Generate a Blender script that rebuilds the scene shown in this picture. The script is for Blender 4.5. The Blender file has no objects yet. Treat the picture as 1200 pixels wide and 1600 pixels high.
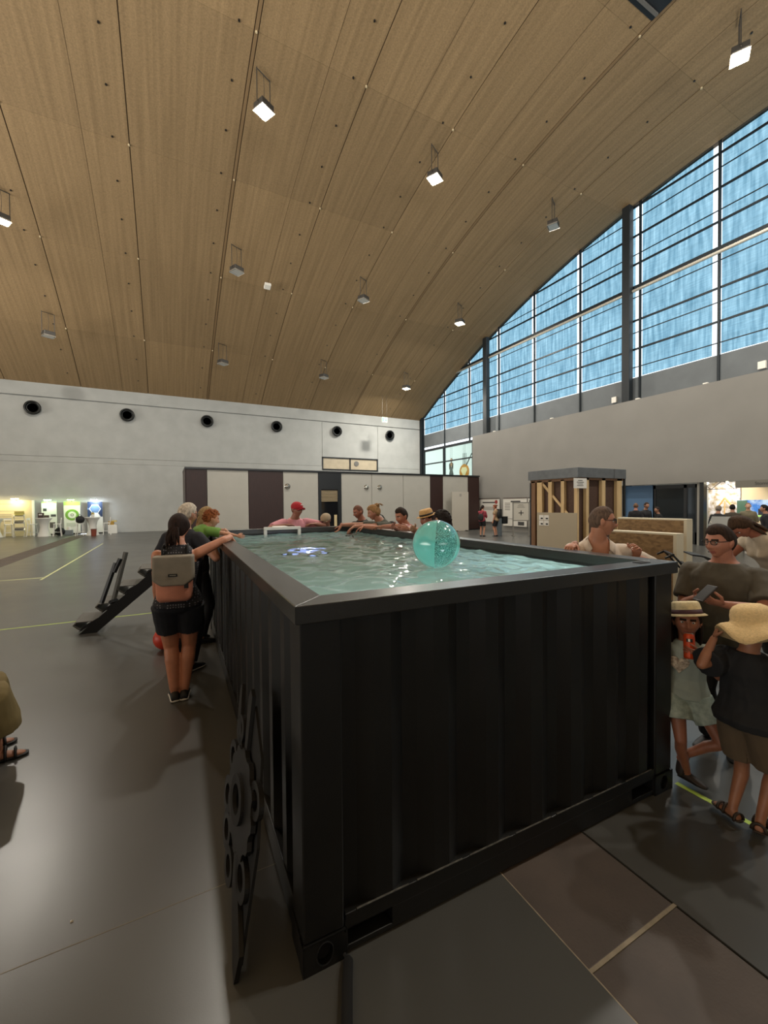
import bpy, bmesh, math, random
import numpy as np
from mathutils import Vector, Matrix, noise
sc = bpy.context.scene
C = sc.collection
R = math.radians
random.seed(7)
# ---------------------------------------------------------------- camera
# ultra-wide lens held at eye level: focal 650.85 px on a 1200x1600 frame
FPX, PITCH, ROLL, YAW, EYE = 650.85, -0.02, -0.0083, 0.4783, 1.8
cam = bpy.data.cameras.new('camera'); co = bpy.data.objects.new('camera', cam); C.objects.link(co)
cam.sensor_fit = 'VERTICAL'; cam.sensor_height = 36.0; cam.lens = 36.0 * FPX / 1600.0
cam.clip_start = 0.05; cam.clip_end = 300
def _ray(u, v):
    cr, sr = math.cos(ROLL), math.sin(ROLL)
    a, b = u * cr + v * sr, -u * sr + v * cr
    x, y, z = a, 1.0, -b
    c, s = math.cos(PITCH), math.sin(PITCH)
    y, z = y * c - z * s, y * s + z * c
    return Vector((x * math.cos(YAW) + y * math.sin(YAW), -x * math.sin(YAW) + y * math.cos(YAW), z))
fwd = _ray(0, 0).normalized(); rgt = (_ray(1, 0) - _ray(0, 0)).normalized(); upv = rgt.cross(fwd)
M = Matrix((rgt, upv, -fwd)).transposed().to_4x4(); M.translation = (0, 0, EYE)
co.matrix_world = M
sc.camera = co
# ---------------------------------------------------------------- sky, exposure, large lights
sc.view_settings.view_transform = 'Standard'; sc.view_settings.look = 'None'
sc.view_settings.exposure = 0.0; sc.view_settings.gamma = 1.0; sc.view_settings.use_curve_mapping = False
w = bpy.data.worlds.new('sky'); sc.world = w; w.use_nodes = True
bg = w.node_tree.nodes['Background']; bg.inputs['Color'].default_value = (0.86, 0.94, 1.0, 1); bg.inputs['Strength'].default_value = 1.9
sc.cycles.use_denoising = True
sc.cycles.max_bounces = 8; sc.cycles.transparent_max_bounces = 16
sc.cycles.sample_clamp_indirect = 4.0
sc.cycles.blur_glossy = 0.5
def area(name, loc, aim, sx, sy, power, color, spread=180):
    l = bpy.data.lights.new(name, 'AREA'); l.shape = 'RECTANGLE'; l.size = sx; l.size_y = sy
    l.energy = power; l.color = color; l.spread = R(spread)
    o = bpy.data.objects.new(name, l); C.objects.link(o); o.location = loc
    d = Vector(aim) - Vector(loc)
    o.rotation_euler = d.to_track_quat('-Z', 'Y').to_euler()
    return o
# added fill lights out of view, aimed up to brighten ceiling and walls
area('fill_light_left', (-27.5, 8, 6.0), (6, 10, 31), 44, 12, 10500, (1.0, 0.95, 0.86), 100)
area('fill_light_rear', (6, -19.0, 6.0), (8, 8, 27), 40, 9, 5200, (1.0, 0.98, 0.94), 100)
# ---------------------------------------------------------------- materials
def lin(c):
    if isinstance(c, str):
        c = c.lstrip('#'); c = [int(c[i:i + 2], 16) / 255 for i in (0, 2, 4)]
    return tuple((x / 12.92 if x <= 0.04045 else ((x + 0.055) / 1.055) ** 2.4) for x in c)
_mats = {}
def mat(name, col, rough=0.6, metal=0.0, var=0.0, scale=8.0, bump=0.0, bscale=60.0, stretch=(1, 1, 1), col2=None,
        spec=0.5, coat=0.0, coords='Object', detail=4.0, sheen=0.0, trans=0.0, alpha=1.0, rand=0.0):
    if name in _mats: return _mats[name]
    m = bpy.data.materials.new(name); m.use_nodes = True; _mats[name] = m
    nt = m.node_tree; N = nt.nodes; L = nt.links; b = N['Principled BSDF']
    c = lin(col); b.inputs['Base Color'].default_value = (*c, 1); b.inputs['Roughness'].default_value = rough
    b.inputs['Metallic'].default_value = metal; b.inputs['Specular IOR Level'].default_value = spec
    b.inputs['Coat Weight'].default_value = coat; b.inputs['Coat Roughness'].default_value = 0.15
    b.inputs['Sheen Weight'].default_value = sheen
    b.inputs['Transmission Weight'].default_value = trans; b.inputs['Alpha'].default_value = alpha
    if var or bump or col2 or rand:
        tc = N.new('ShaderNodeTexCoord'); mp = N.new('ShaderNodeMapping'); mp.inputs['Scale'].default_value = stretch
        L.new(tc.outputs[coords], mp.inputs['Vector'])
    last = None
    if var or col2:
        nz = N.new('ShaderNodeTexNoise'); nz.inputs['Scale'].default_value = scale; nz.inputs['Detail'].default_value = detail
        L.new(mp.outputs[0], nz.inputs['Vector'])
        rp = N.new('ShaderNodeValToRGB'); rp.color_ramp.elements[0].position = 0.3; rp.color_ramp.elements[1].position = 0.7
        d = lin(col2) if col2 else None
        if d is None:
            lo = tuple(x * (1 - var) for x in c); hi = tuple(min(1, x * (1 + var)) for x in c)
        else: lo, hi = c, d
        rp.color_ramp.elements[0].color = (*lo, 1); rp.color_ramp.elements[1].color = (*hi, 1)
        L.new(nz.outputs['Fac'], rp.inputs[0]); last = rp.outputs[0]
    if rand:
        oi = N.new('ShaderNodeObjectInfo'); hs = N.new('ShaderNodeHueSaturation')
        mr = N.new('ShaderNodeMapRange'); mr.inputs['To Min'].default_value = 1 - rand; mr.inputs['To Max'].default_value = 1 + rand
        L.new(oi.outputs['Random'], mr.inputs['Value']); L.new(mr.outputs[0], hs.inputs['Value'])
        if last: L.new(last, hs.inputs['Color'])
        else: hs.inputs['Color'].default_value = (*c, 1)
        last = hs.outputs[0]
    if last: L.new(last, b.inputs['Base Color'])
    if bump:
        n2 = N.new('ShaderNodeTexNoise'); n2.inputs['Scale'].default_value = bscale; n2.inputs['Detail'].default_value = 3
        L.new(mp.outputs[0], n2.inputs['Vector'])
        bp = N.new('ShaderNodeBump'); bp.inputs['Strength'].default_value = bump; bp.inputs['Distance'].default_value = 0.01
        L.new(n2.outputs['Fac'], bp.inputs['Height']); L.new(bp.outputs[0], b.inputs['Normal'])
    return m
def emit(name, col, strength):
    if name in _mats: return _mats[name]
    m = bpy.data.materials.new(name); m.use_nodes = True; _mats[name] = m
    nt = m.node_tree; b = nt.nodes['Principled BSDF']; c = lin(col)
    b.inputs['Base Color'].default_value = (*c, 1); b.inputs['Emission Color'].default_value = (*c, 1); b.inputs['Emission Strength'].default_value = strength
    return m
def sheer(name, tint, rough=0.1, gloss=0.06, streak=None, body=None, bodyfac=0.0):
    """clear sheet: tinted transparency with a little gloss (and some diffuse body)"""
    if name in _mats: return _mats[name]
    m = bpy.data.materials.new(name); m.use_nodes = True; _mats[name] = m
    nt = m.node_tree; N = nt.nodes; L = nt.links; N.remove(N['Principled BSDF']); out = N['Material Output']
    t = N.new('ShaderNodeBsdfTransparent'); t.inputs['Color'].default_value = (*tint, 1)
    if streak:
        tc = N.new('ShaderNodeTexCoord'); mp = N.new('ShaderNodeMapping'); mp.inputs['Scale'].default_value = (1, 3.2, 0.35)
        L.new(tc.outputs['Object'], mp.inputs['Vector'])
        n1 = N.new('ShaderNodeTexNoise'); n1.inputs['Scale'].default_value = 2.2; n1.inputs['Detail'].default_value = 6
        L.new(mp.outputs[0], n1.inputs['Vector'])
        rp = N.new('ShaderNodeValToRGB'); rp.color_ramp.elements[0].position = 0.3; rp.color_ramp.elements[1].position = 0.72
        rp.color_ramp.elements[0].color = (*streak, 1); rp.color_ramp.elements[1].color = (*tint, 1)
        L.new(n1.outputs['Fac'], rp.inputs[0])
        # fine horizontal weave
        wv = N.new('ShaderNodeTexNoise'); wv.inputs['Scale'].default_value = 1.0; wv.inputs['Detail'].default_value = 2
        mp2 = N.new('ShaderNodeMapping'); mp2.inputs['Scale'].default_value = (1, 2.0, 26.0)
        L.new(tc.outputs['Object'], mp2.inputs['Vector']); L.new(mp2.outputs[0], wv.inputs['Vector'])
        mx = N.new('ShaderNodeMix'); mx.data_type = 'RGBA'; mx.blend_type = 'MULTIPLY'; mx.inputs['Factor'].default_value = 0.22
        mr = N.new('ShaderNodeMapRange'); mr.inputs['From Min'].default_value = 0.3; mr.inputs['From Max'].default_value = 0.7
        mr.inputs['To Min'].default_value = 0.6; mr.inputs['To Max'].default_value = 1.15
        L.new(wv.outputs['Fac'], mr.inputs['Value'])
        L.new(rp.outputs[0], mx.inputs['A']); L.new(mr.outputs[0], mx.inputs['B']); L.new(mx.outputs['Result'], t.inputs['Color'])
    g = N.new('ShaderNodeBsdfGlossy'); g.inputs['Roughness'].default_value = rough
    lw = N.new('ShaderNodeFresnel'); lw.inputs['IOR'].default_value = 1.45
    mm = N.new('ShaderNodeMath'); mm.operation = 'MULTIPLY'; mm.inputs[1].default_value = gloss / 0.04
    ge = N.new('ShaderNodeNewGeometry'); iv = N.new('ShaderNodeMath'); iv.operation = 'SUBTRACT'; iv.inputs[0].default_value = 1.0; L.new(ge.outputs['Backfacing'], iv.inputs[1])
    m9 = N.new('ShaderNodeMath'); m9.operation = 'MULTIPLY'; L.new(lw.outputs[0], m9.inputs[0]); L.new(iv.outputs[0], m9.inputs[1]); L.new(m9.outputs[0], mm.inputs[0])
    mix = N.new('ShaderNodeMixShader'); L.new(mm.outputs[0], mix.inputs[0])
    first = t.outputs[0]
    if body:
        d = N.new('ShaderNodeBsdfDiffuse'); d.inputs['Color'].default_value = (*body, 1)
        tl = N.new('ShaderNodeBsdfTranslucent'); tl.inputs['Color'].default_value = (*body, 1)
        m0 = N.new('ShaderNodeMixShader'); m0.inputs[0].default_value = 0.5; L.new(d.outputs[0], m0.inputs[1]); L.new(tl.outputs[0], m0.inputs[2])
        m1 = N.new('ShaderNodeMixShader'); m1.inputs[0].default_value = bodyfac; L.new(t.outputs[0], m1.inputs[1]); L.new(m0.outputs[0], m1.inputs[2]); first = m1.outputs[0]
    L.new(first, mix.inputs[1]); L.new(g.outputs[0], mix.inputs[2]); L.new(mix.outputs[0], out.inputs['Surface'])
    return m
# ---------------------------------------------------------------- mesh helpers
def link(o, parent=None):
    C.objects.link(o)
    if parent is not None: o.parent = parent
    return o
class MB:
    """collects shapes and links them as ONE mesh object"""
    def __init__(s): s.v = []; s.f = []; s.m = []
    def add(s, vs, fs, m=0):
        n = len(s.v); s.v += [tuple(v) for v in vs]
        for f in fs: s.f.append(tuple(i + n for i in f)); s.m.append(m)
        return s
    def box(s, c, d, rz=0.0, m=0, rot=None):
        hx, hy, hz = d[0] / 2, d[1] / 2, d[2] / 2
        mt = rot if rot is not None else Matrix.Rotation(rz, 3, 'Z')
        vs = [Vector(c) + mt @ Vector((x * hx, y * hy, z * hz)) for z in (-1, 1) for y in (-1, 1) for x in (-1, 1)]
        return s.add(vs, [(0, 2, 3, 1), (4, 5, 7, 6), (0, 1, 5, 4), (2, 6, 7, 3), (0, 4, 6, 2), (1, 3, 7, 5)], m)
    def box2(s, a, b, m=0):
        return s.box([(a[i] + b[i]) / 2 for i in range(3)], [abs(b[i] - a[i]) for i in range(3)], m=m)
    def tube(s, pts, r, n=8, caps=True, m=0, squash=None):
        pts = [Vector(p) for p in pts]; k = len(pts)
        rs = [r] * k if not hasattr(r, '__len__') else list(r)
        vs = []; up = Vector((0, 0, 1)); last = None
        for i, p in enumerate(pts):
            t = (pts[min(i + 1, k - 1)] - pts[max(i - 1, 0)])
            t = t.normalized() if t.length > 1e-9 else Vector((0, 0, 1))
            if last is None:
                a = t.cross(up) if abs(t.z) < 0.95 else t.cross(Vector((1, 0, 0)))
            else:
                a = last - t * last.dot(t)
                if a.length < 1e-6: a = t.cross(Vector((1, 0, 0)))
            a.normalize(); last = a; b = t.cross(a)
            ra, rb = (rs[i], rs[i]) if squash is None else (rs[i], rs[i] * squash)
            vs += [p + a * (math.cos(2 * math.pi * j / n) * ra) + b * (math.sin(2 * math.pi * j / n) * rb) for j in range(n)]
        fs = [(i * n + j, i * n + (j + 1) % n, (i + 1) * n + (j + 1) % n, (i + 1) * n + j) for i in range(k - 1) for j in range(n)]
        if caps: fs += [tuple(range(n - 1, -1, -1)), tuple((k - 1) * n + j for j in range(n))]
        return s.add(vs, fs, m)
    def cyl(s, a, b, r, r2=None, n=16, m=0): return s.tube([a, b], [r, r if r2 is None else r2], n, m=m)
    def capsule(s, a, ra, b, rb, n=12, m=0, k=3):
        a, b = Vector(a), Vector(b); d = b - a
        d = d.normalized() if d.length > 1e-9 else Vector((0, 0, 1))
        P = []; Q = []
        for i in range(k + 1):
            t = math.pi / 2 * (i + 0.02) / (k + .02); P.append(a - d * ra * math.cos(t)); Q.append(ra * math.sin(t))
        for i in range(k, -1, -1):
            t = math.pi / 2 * (i + 0.02) / (k + .02); P.append(b + d * rb * math.cos(t)); Q.append(rb * math.sin(t))
        return s.tube(P, Q, n, m=m)
    def loft(s, rings, m=0, caps=True):
        n = len(rings[0]); vs = [v for r in rings for v in r]; k = len(rings)
        fs = [(i * n + j, i * n + (j + 1) % n, (i + 1) * n + (j + 1) % n, (i + 1) * n + j) for i in range(k - 1) for j in range(n)]
        if caps: fs += [tuple(range(n - 1, -1, -1)), tuple((k - 1) * n + j for j in range(n))]
        return s.add(vs, fs, m)
    def lathe(s, prof, n=24, m=0, c=(0, 0, 0), wave=None):
        rings = []
        for (r, z) in prof:
            rings.append([Vector(c) + Vector((r * math.cos(2 * math.pi * j / n), r * math.sin(2 * math.pi * j / n), z + (wave(2 * math.pi * j / n, r) if wave else 0))) for j in range(n)])
        return s.loft(rings, m)
    def prism(s, poly, a, b, axis='z', m=0):
        """polygon swept along an axis from a to b"""
        def P(u, v, t): return {'z': (u, v, t), 'x': (t, u, v), 'y': (u, t, v)}[axis]
        n = len(poly); vs = [P(u, v, a) for u, v in poly] + [P(u, v, b) for u, v in poly]
        fs = [tuple(range(n - 1, -1, -1)), tuple(range(n, 2 * n))] + [(i, (i + 1) % n, n + (i + 1) % n, n + i) for i in range(n)]
        return s.add(vs, fs, m)
    def sphere(s, c, r, nu=20, nv=12, m=0, sc3=(1, 1, 1), rot=None):
        vs = []; fs = []
        for i in range(nv + 1):
            t = math.pi * i / nv
            for j in range(nu):
                p = 2 * math.pi * j / nu
                q = Vector((math.sin(t) * math.cos(p) * sc3[0], math.sin(t) * math.sin(p) * sc3[1], math.cos(t) * sc3[2])) * r
                if rot is not None: q = rot @ q
                vs.append(Vector(c) + q)
        for i in range(nv):
            for j in range(nu): fs.append((i * nu + j, (i + 1) * nu + j, (i + 1) * nu + (j + 1) % nu, i * nu + (j + 1) % nu))
        return s.add(vs, fs, m)
    def mesh(s, name, mats):
        me = bpy.data.meshes.new(name); me.from_pydata(s.v, [], s.f)
        if not isinstance(mats, (list, tuple)): mats = [mats]
        for x in mats: me.materials.append(x)
        if any(s.m): me.polygons.foreach_set('material_index', s.m)
        bm = bmesh.new(); bm.from_mesh(me); bmesh.ops.remove_doubles(bm, verts=bm.verts, dist=1e-6); bmesh.ops.recalc_face_normals(bm, faces=bm.faces); bm.to_mesh(me); bm.free()
        return me
    def build(s, name, mats, parent=None, smooth=False, bevel=0.0, loc=None, rot=None, segs=2):
        me = s.mesh(name, mats); o = bpy.data.objects.new(name, me); link(o, parent)
        if loc is not None: o.location = loc
        if rot is not None: o.rotation_euler = rot
        if smooth: me.polygons.foreach_set('use_smooth', [True] * len(me.polygons))
        if bevel:
            bv = o.modifiers.new('bevel', 'BEVEL'); bv.width = bevel; bv.segments = segs; bv.limit_method = 'ANGLE'; bv.angle_limit = R(40)
        return o
def autosmooth(o, ang=35):
    me = o.data; me.polygons.foreach_set('use_smooth', [True] * len(me.polygons)); me.set_sharp_from_angle(angle=R(ang)); return o
def tag(o, label=None, cat=None, group=None, kind=None):
    if label: o['label'] = label
    if cat: o['category'] = cat
    if group: o['group'] = group
    if kind: o['kind'] = kind
    return o
def thing(name, label, cat, loc=(0, 0, 0), rz=0.0, group=None):
    o = bpy.data.objects.new(name, None); C.objects.link(o); o.location = loc; o.rotation_euler = (0, 0, rz); o.empty_display_size = 0.1
    return tag(o, label, cat, group)
def copy_tree(o, parent=None):
    c = o.copy(); C.objects.link(c)
    if parent is not None: c.parent = parent
    for ch in list(o.children): copy_tree(ch, c)
    return c
def text(body, size, m, parent, loc, rot, name='lettering', depth=0.002, align='CENTER'):
    cu = bpy.data.curves.new(name, 'FONT'); cu.body = body; cu.size = size; cu.align_x = align; cu.align_y = 'CENTER'; cu.extrude = depth
    t = bpy.data.objects.new(name, cu); C.objects.link(t); me = bpy.data.meshes.new_from_object(t.evaluated_get(bpy.context.evaluated_depsgraph_get())); bpy.data.objects.remove(t)
    me.materials.clear(); me.materials.append(m); o = bpy.data.objects.new(name, me); link(o, parent); o.location = loc; o.rotation_euler = rot
    return o
# ---------------------------------------------------------------- the hall
XW, YF, YB, XL = 21.27, 33.4, -20.0, -28.5          # window wall, end wall, rear wall, opposite gable
def zc(y): return 17.4 - 0.0104 * (y - 6.0) ** 2       # the ceiling's arch
concrete = mat('pale_concrete', '#a8aaa7', 0.8, var=0.07, scale=1.2, bump=0.08, bscale=30, detail=8)
def floor_material():
    m = bpy.data.materials.new('sealed_floor'); m.use_nodes = True; nt = m.node_tree; N = nt.nodes; L = nt.links; b = N['Principled BSDF']
    tc = N.new('ShaderNodeTexCoord')
    n1 = N.new('ShaderNodeTexNoise'); n1.inputs['Scale'].default_value = 0.45; n1.inputs['Detail'].default_value = 7; L.new(tc.outputs['Object'], n1.inputs['Vector'])
    rp = N.new('ShaderNodeValToRGB'); rp.color_ramp.elements[0].position = 0.35; rp.color_ramp.elements[1].position = 0.68
    rp.color_ramp.elements[0].color = (*lin('#434341'), 1); rp.color_ramp.elements[1].color = (*lin('#4e4e4b'), 1)
    L.new(n1.outputs['Fac'], rp.inputs[0]); L.new(rp.outputs[0], b.inputs['Base Color'])
    n2 = N.new('ShaderNodeTexNoise'); n2.inputs['Scale'].default_value = 1.3; n2.inputs['Detail'].default_value = 6; L.new(tc.outputs['Object'], n2.inputs['Vector'])
    mr = N.new('ShaderNodeMapRange'); mr.inputs['To Min'].default_value = 0.27; mr.inputs['To Max'].default_value = 0.35; L.new(n2.outputs['Fac'], mr.inputs['Value']); L.new(mr.outputs[0], b.inputs['Roughness'])
    b.inputs['Specular IOR Level'].default_value = 0.6
    n3 = N.new('ShaderNodeTexNoise'); n3.inputs['Scale'].default_value = 220; L.new(tc.outputs['Object'], n3.inputs['Vector'])
    bp = N.new('ShaderNodeBump'); bp.inputs['Strength'].default_value = 0.04; bp.inputs['Distance'].default_value = 0.004; L.new(n3.outputs['Fac'], bp.inputs['Height']); L.new(bp.outputs[0], b.inputs['Normal'])
    return m
FLOOR = floor_material()
# floor slab with the two service channels left open (their cover plates lie in them)
CH1 = (1.405, 1.985); CH2 = (-5.15, -4.45)
fb = MB()
for a, b_ in ((XL, CH2[0]), (CH2[1], CH1[0]), (CH1[1], 26.5)): fb.box2((a, YB - .3, -0.2), (b_, YF + .3, 0))
for a, b_ in (CH1, CH2): fb.box2((a, YB, -0.2), (b_, YF, -0.05))
floor = tag(fb.build('floor', FLOOR), kind='structure')
plate = mat('channel_cover_steel', '#4a4039', 0.62, var=0.22, scale=3.5, bump=0.15, bscale=90, detail=8)
grout = mat('joint_filler', '#8d8371', 0.85, var=0.2, scale=20)
def channel(x0, x1, ys, lip):
    for y0, y1 in zip(ys[:-1], ys[1:]):
        MB().box2((x0 + .008, y0 + .008, -0.045), (x1 - .008, y1 - .008, -0.004)).build('cover_plate', plate, floor, bevel=0.003)
    g = MB()
    g.box2((x0, ys[0], -.05), (x0 + .007, ys[-1], -.002)); 
    for y in ys[1:-1]: g.box2((x0 + .007, y - .0075, -.05), (x1, y + .0075, -.0025))
    g.build('joint_filler', grout, floor)
channel(CH1[0], CH1[1], [-3.17, -2.12, -1.07, -0.02, 1.03, 2.08, 3.13, 4.18, 5.23, 6.28, 7.33, 8.4, 9.5, 10.6, 11.7, 12.8, 13.9, 15.0], .01)
channel(CH2[0], CH2[1], [2 + 1.05 * i for i in range(30)], .01)
seam = MB()
for y in (2.08, 12.6, 23.0): seam.box2((-20, y - .002, 0.0002), (1.3, y + .002, 0.0006))
seam.build('expansion_joint', mat('joint_line', '#80796c', 0.8), floor)
# floor marking tape
tape = mat('yellow_green_tape', '#a4bd4c', 0.55, var=0.1, scale=9)
tape2 = mat('pale_yellow_tape', '#c3c791', 0.55, var=0.1, scale=9)
def strip(a, b, wd, label, m):
    o = MB().box2((a[0] - (wd / 2 if a[0] == b[0] else 0), a[1] - (wd / 2 if a[1] == b[1] else 0), 0.0003), (b[0] + (wd / 2 if a[0] == b[0] else 0), b[1] + (wd / 2 if a[1] == b[1] else 0), 0.0011)).build('floor_tape', m)
    tag(o, label, 'tape')
strip((2.855, -3, 0), (2.855, 1.48, 0), .035, 'bright green marking tape running past the two children in hats', tape)
strip((-9, 7.97, 0), (0.35, 7.97, 0), .032, 'thin yellow-green marking tape on the floor behind the black steps', tape)
strip((-2.8, 12.9, 0), (-2.8, 24.0, 0), .05, 'pale yellow marking tape leading towards the lit white displays', tape2)
o = MB().box2((-3.9, 13.25, .0003), (-2.8, 13.32, .0011)).build('floor_tape', tape2); tag(o, 'short pale marking tape across the end of the long pale tape', 'tape')
# ---- end wall: bands of concrete panels
wall_back = MB().box2((XL, YF + .12, 0), (XW + .3, YF + .5, 10.2)).box2((XL, YF, 8.76), (XW, YF + .12, 9.72)).build('wall_back', concrete, bevel=.01)
tag(wall_back, kind='structure')
xs = [-29.86 + 5.2 * i for i in range(10)] + [XW]
xs = [XL, 11.54, 16.74, XW]
for i, (a, b_) in enumerate(zip(xs[:-1], xs[1:])):
    a = max(a, XL + .1)
    MB().box2((a + .012, YF + .0, 5.0 if i != len(xs) - 3 else 5.78), (b_ - .012, YF + .14, 8.68)).build('wall_panel', concrete, wall_back, bevel=.008)
    if i != len(xs) - 3: MB().box2((a + .006, YF - .02, 4.63), (b_ - .006, YF + .14, 4.985)).build('wall_panel', concrete, wall_back, bevel=.008)
MB().box2((XL + .1, YF - .05, 0.0), (XW, YF + .14, 4.62)).build('wall_panel', concrete, wall_back, bevel=.008)
# inner glazed slot in the end wall
dark_metal = mat('dark_steel_frame', '#24282b', 0.45, 0.3, bump=.02)
slot_glass = mat('lit_room_glass', '#b9ad96', 0.25, var=.1, scale=2)
fr = MB()
for x in (11.56, 14.05, 16.68): fr.box2((x - .05, YF - .04, 4.76), (x + .05, YF + .1, 5.76))
fr.box2((11.5, YF - .04, 4.68), (16.74, YF + .1, 4.78)); fr.box2((11.5, YF - .04, 5.68), (16.74, YF + .1, 5.77))
win = fr.build('window_1', dark_metal); tag(win, kind='structure')
for a, b_ in ((11.61, 14.0), (14.1, 16.63)): MB().box2((a, YF + .03, 4.78), (b_, YF + .06, 5.68)).build('pane', slot_glass, win)
MB().cyl((14.65, YF + .02, 5.3), (14.65, YF - .02, 5.3), .22, n=20).build('round_vent', mat('vent_grey', '#6d6c68', .5), win, smooth=False)
# air nozzles
nz_black = mat('black_nozzle', '#121514', 0.35, 0.2)
def nozzle():
    r = thing('air_nozzle', '', 'vent')
    MB().lathe([(.30, .02), (.40, .0), (.44, -.05), (.43, -.12), (.37, -.15), (.33, -.12), (.31, .0)], 28).build('ring', nz_black, r, smooth=True, rot=(R(-90), 0, 0))
    MB().lathe([(.001, .10), (.14, .09), (.25, .03), (.30, -.03), (.33, .0)], 28).build('dish', mat('nozzle_dish', '#1c2120', .3, .3), r, smooth=True, rot=(R(-90), 0, 0))
    return r
nz0 = nozzle()
nzlab = ['round black air nozzle nearest the left edge, highest in view on the pale wall', 'round black air nozzle second from the left on the pale wall', 'round black air nozzle above the white panel of the dark-striped cabin',
 'round black air nozzle fourth from the left on the pale wall', 'round black air nozzle just above the lit slot window', 'round black air nozzle closest to the window corner, right of the slot window']
for i, x in enumerate((-7.4, -2.36, 2.66, 7.74, 12.82, 17.9)):
    o = nz0 if i == 0 else copy_tree(nz0)
    o.location = (x, YF - .125, 7.97); tag(o, nzlab[i], 'vent', 'air nozzles along the end wall')
# ---- ceiling: curved plywood panels
def ply():
    m = bpy.data.materials.new('ceiling_plywood'); m.use_nodes = True; nt = m.node_tree; N = nt.nodes; L = nt.links; b = N['Principled BSDF']
    tc = N.new('ShaderNodeTexCoord'); mp = N.new('ShaderNodeMapping'); mp.inputs['Scale'].default_value = (5.0, 0.12, 0.12); L.new(tc.outputs['Object'], mp.inputs['Vector'])
    n1 = N.new('ShaderNodeTexNoise'); n1.inputs['Scale'].default_value = 1.6; n1.inputs['Detail'].default_value = 6; L.new(mp.outputs[0], n1.inputs['Vector'])
    rp = N.new('ShaderNodeValToRGB'); rp.color_ramp.elements[0].position = .3; rp.color_ramp.elements[1].position = .72
    rp.color_ramp.elements[0].color = (*lin('#7f6848'), 1); rp.color_ramp.elements[1].color = (*lin('#937a57'), 1); L.new(n1.outputs['Fac'], rp.inputs[0])
    mp2 = N.new('ShaderNodeMapping'); mp2.inputs['Scale'].default_value = (22, 22, 22); L.new(tc.outputs['Object'], mp2.inputs['Vector'])
    n2 = N.new('ShaderNodeTexNoise'); n2.inputs['Scale'].default_value = 1; n2.inputs['Detail'].default_value = 2; L.new(mp2.outputs[0], n2.inputs['Vector'])
    mx = N.new('ShaderNodeMix'); mx.data_type = 'RGBA'; mx.blend_type = 'OVERLAY'; mx.inputs['Factor'].default_value = .35; L.new(rp.outputs[0], mx.inputs['A']); L.new(n2.outputs['Fac'], mx.inputs['B'])
    oi = N.new('ShaderNodeObjectInfo'); hs = N.new('ShaderNodeHueSaturation'); mr = N.new('ShaderNodeMapRange'); mr.inputs['To Min'].default_value = .92; mr.inputs['To Max'].default_value = 1.06
    L.new(oi.outputs['Random'], mr.inputs['Value']); L.new(mr.outputs[0], hs.inputs['Value']); L.new(mx.outputs['Result'], hs.inputs['Color']); L.new(hs.outputs[0], b.inputs['Base Color'])
    b.inputs['Roughness'].default_value = .75
    return m
PLY = ply()
def vault(x0, x1, y0, y1, dz, th, n):
    g = MB(); rings = []
    for i in range(n + 1):
        y = y0 + (y1 - y0) * i / n; z = zc(y) + dz
        rings.append([(x0, y, z), (x1, y, z), (x1, y, z + th), (x0, y, z + th)])
    return g.loft(rings)
ceiling = vault(XL - .3, XW + .3, YB - .6, YF + .5, 0.03, .15, 48).build('ceiling', mat('roof_deck', '#4d3d2a', .8)); tag(ceiling, kind='structure')
cx = [2.75 + 3.83 * k for k in range(-3, 5)] ; cx.append(XW + .02); cx = [XL] + cx
cy = [YB, -6.8, -1.66, 3.48, 8.62, 13.76, 18.9, 24.04, 29.18, YF + .1]
for i, (a, b_) in enumerate(zip(cx[:-1], cx[1:])):
    dbl = [abs(e - 2.75) < .1 or abs(e - 14.24) < .1 for e in (a, b_)]
    for y0, y1 in zip(cy[:-1], cy[1:]):
        vault(a + (.06 if dbl[0] else .018), b_ - (.1 if dbl[1] else .018), y0 + .003, y1 - .003, 0, .028, 8).build('ceiling_panel', PLY, ceiling)
for x in (2.75, 14.24):
    vault(x - .07, x + .03, YB, YF, -.01, .03, 40).build('cover_strip', mat('strip_wood', '#7a6243', .7), ceiling)
ln = MB()
for x in (cx[2] + 2.3, 5.15, 8.6, 12.4, 16.6, 19.4): ln.v, ln.f, ln.m = (lambda g: (ln.v + g.v, ln.f + [tuple(i + len(ln.v) for i in f) for f in g.f], ln.m + g.m))(vault(x, x + .018, -6, YF, -.002, .002, 40))
ln.build('plank_joint', mat('joint_dark', '#5a462c', .8), ceiling)
bl = MB(); bw = MB()
for k in range(-3, 5):
    x = 2.75 + 3.83 * k
    for y in [3.5 + 1.7 * j for j in range(18)]: bl.cyl((x - .55, y, zc(y) - .03), (x - .55, y, zc(y) + .01), .036, n=8)
    for y in cy[2:-1]: bw.cyl((x - .02, y, zc(y) - .05), (x - .02, y, zc(y) + .01), .035, n=8)
tag(bl.build('ceiling_bolt', mat('bolt_black', '#1a1612', .5), ceiling), kind='stuff'); tag(bw.build('ceiling_stud', mat('bolt_pale', '#c9b894', .5), ceiling), kind='stuff')
# louvred smoke vent
sv = thing('louvre_vent', 'dark louvred vent set in the wooden ceiling at the top edge', 'vent', (13.05, 7.0, zc(7.4) - .02))
MB().box2((-1.1, -1.2, -.02), (1.1, 1.2, .03)).build('frame', mat('vent_dark', '#1a1c1f', .5), sv)
for i in range(5): MB().box((0, -1.0 + i * .5, -.06), (2.1, .09, .05)).build('louvre', mat('vent_blade', '#6a6660', .5, .2), sv)
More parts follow.
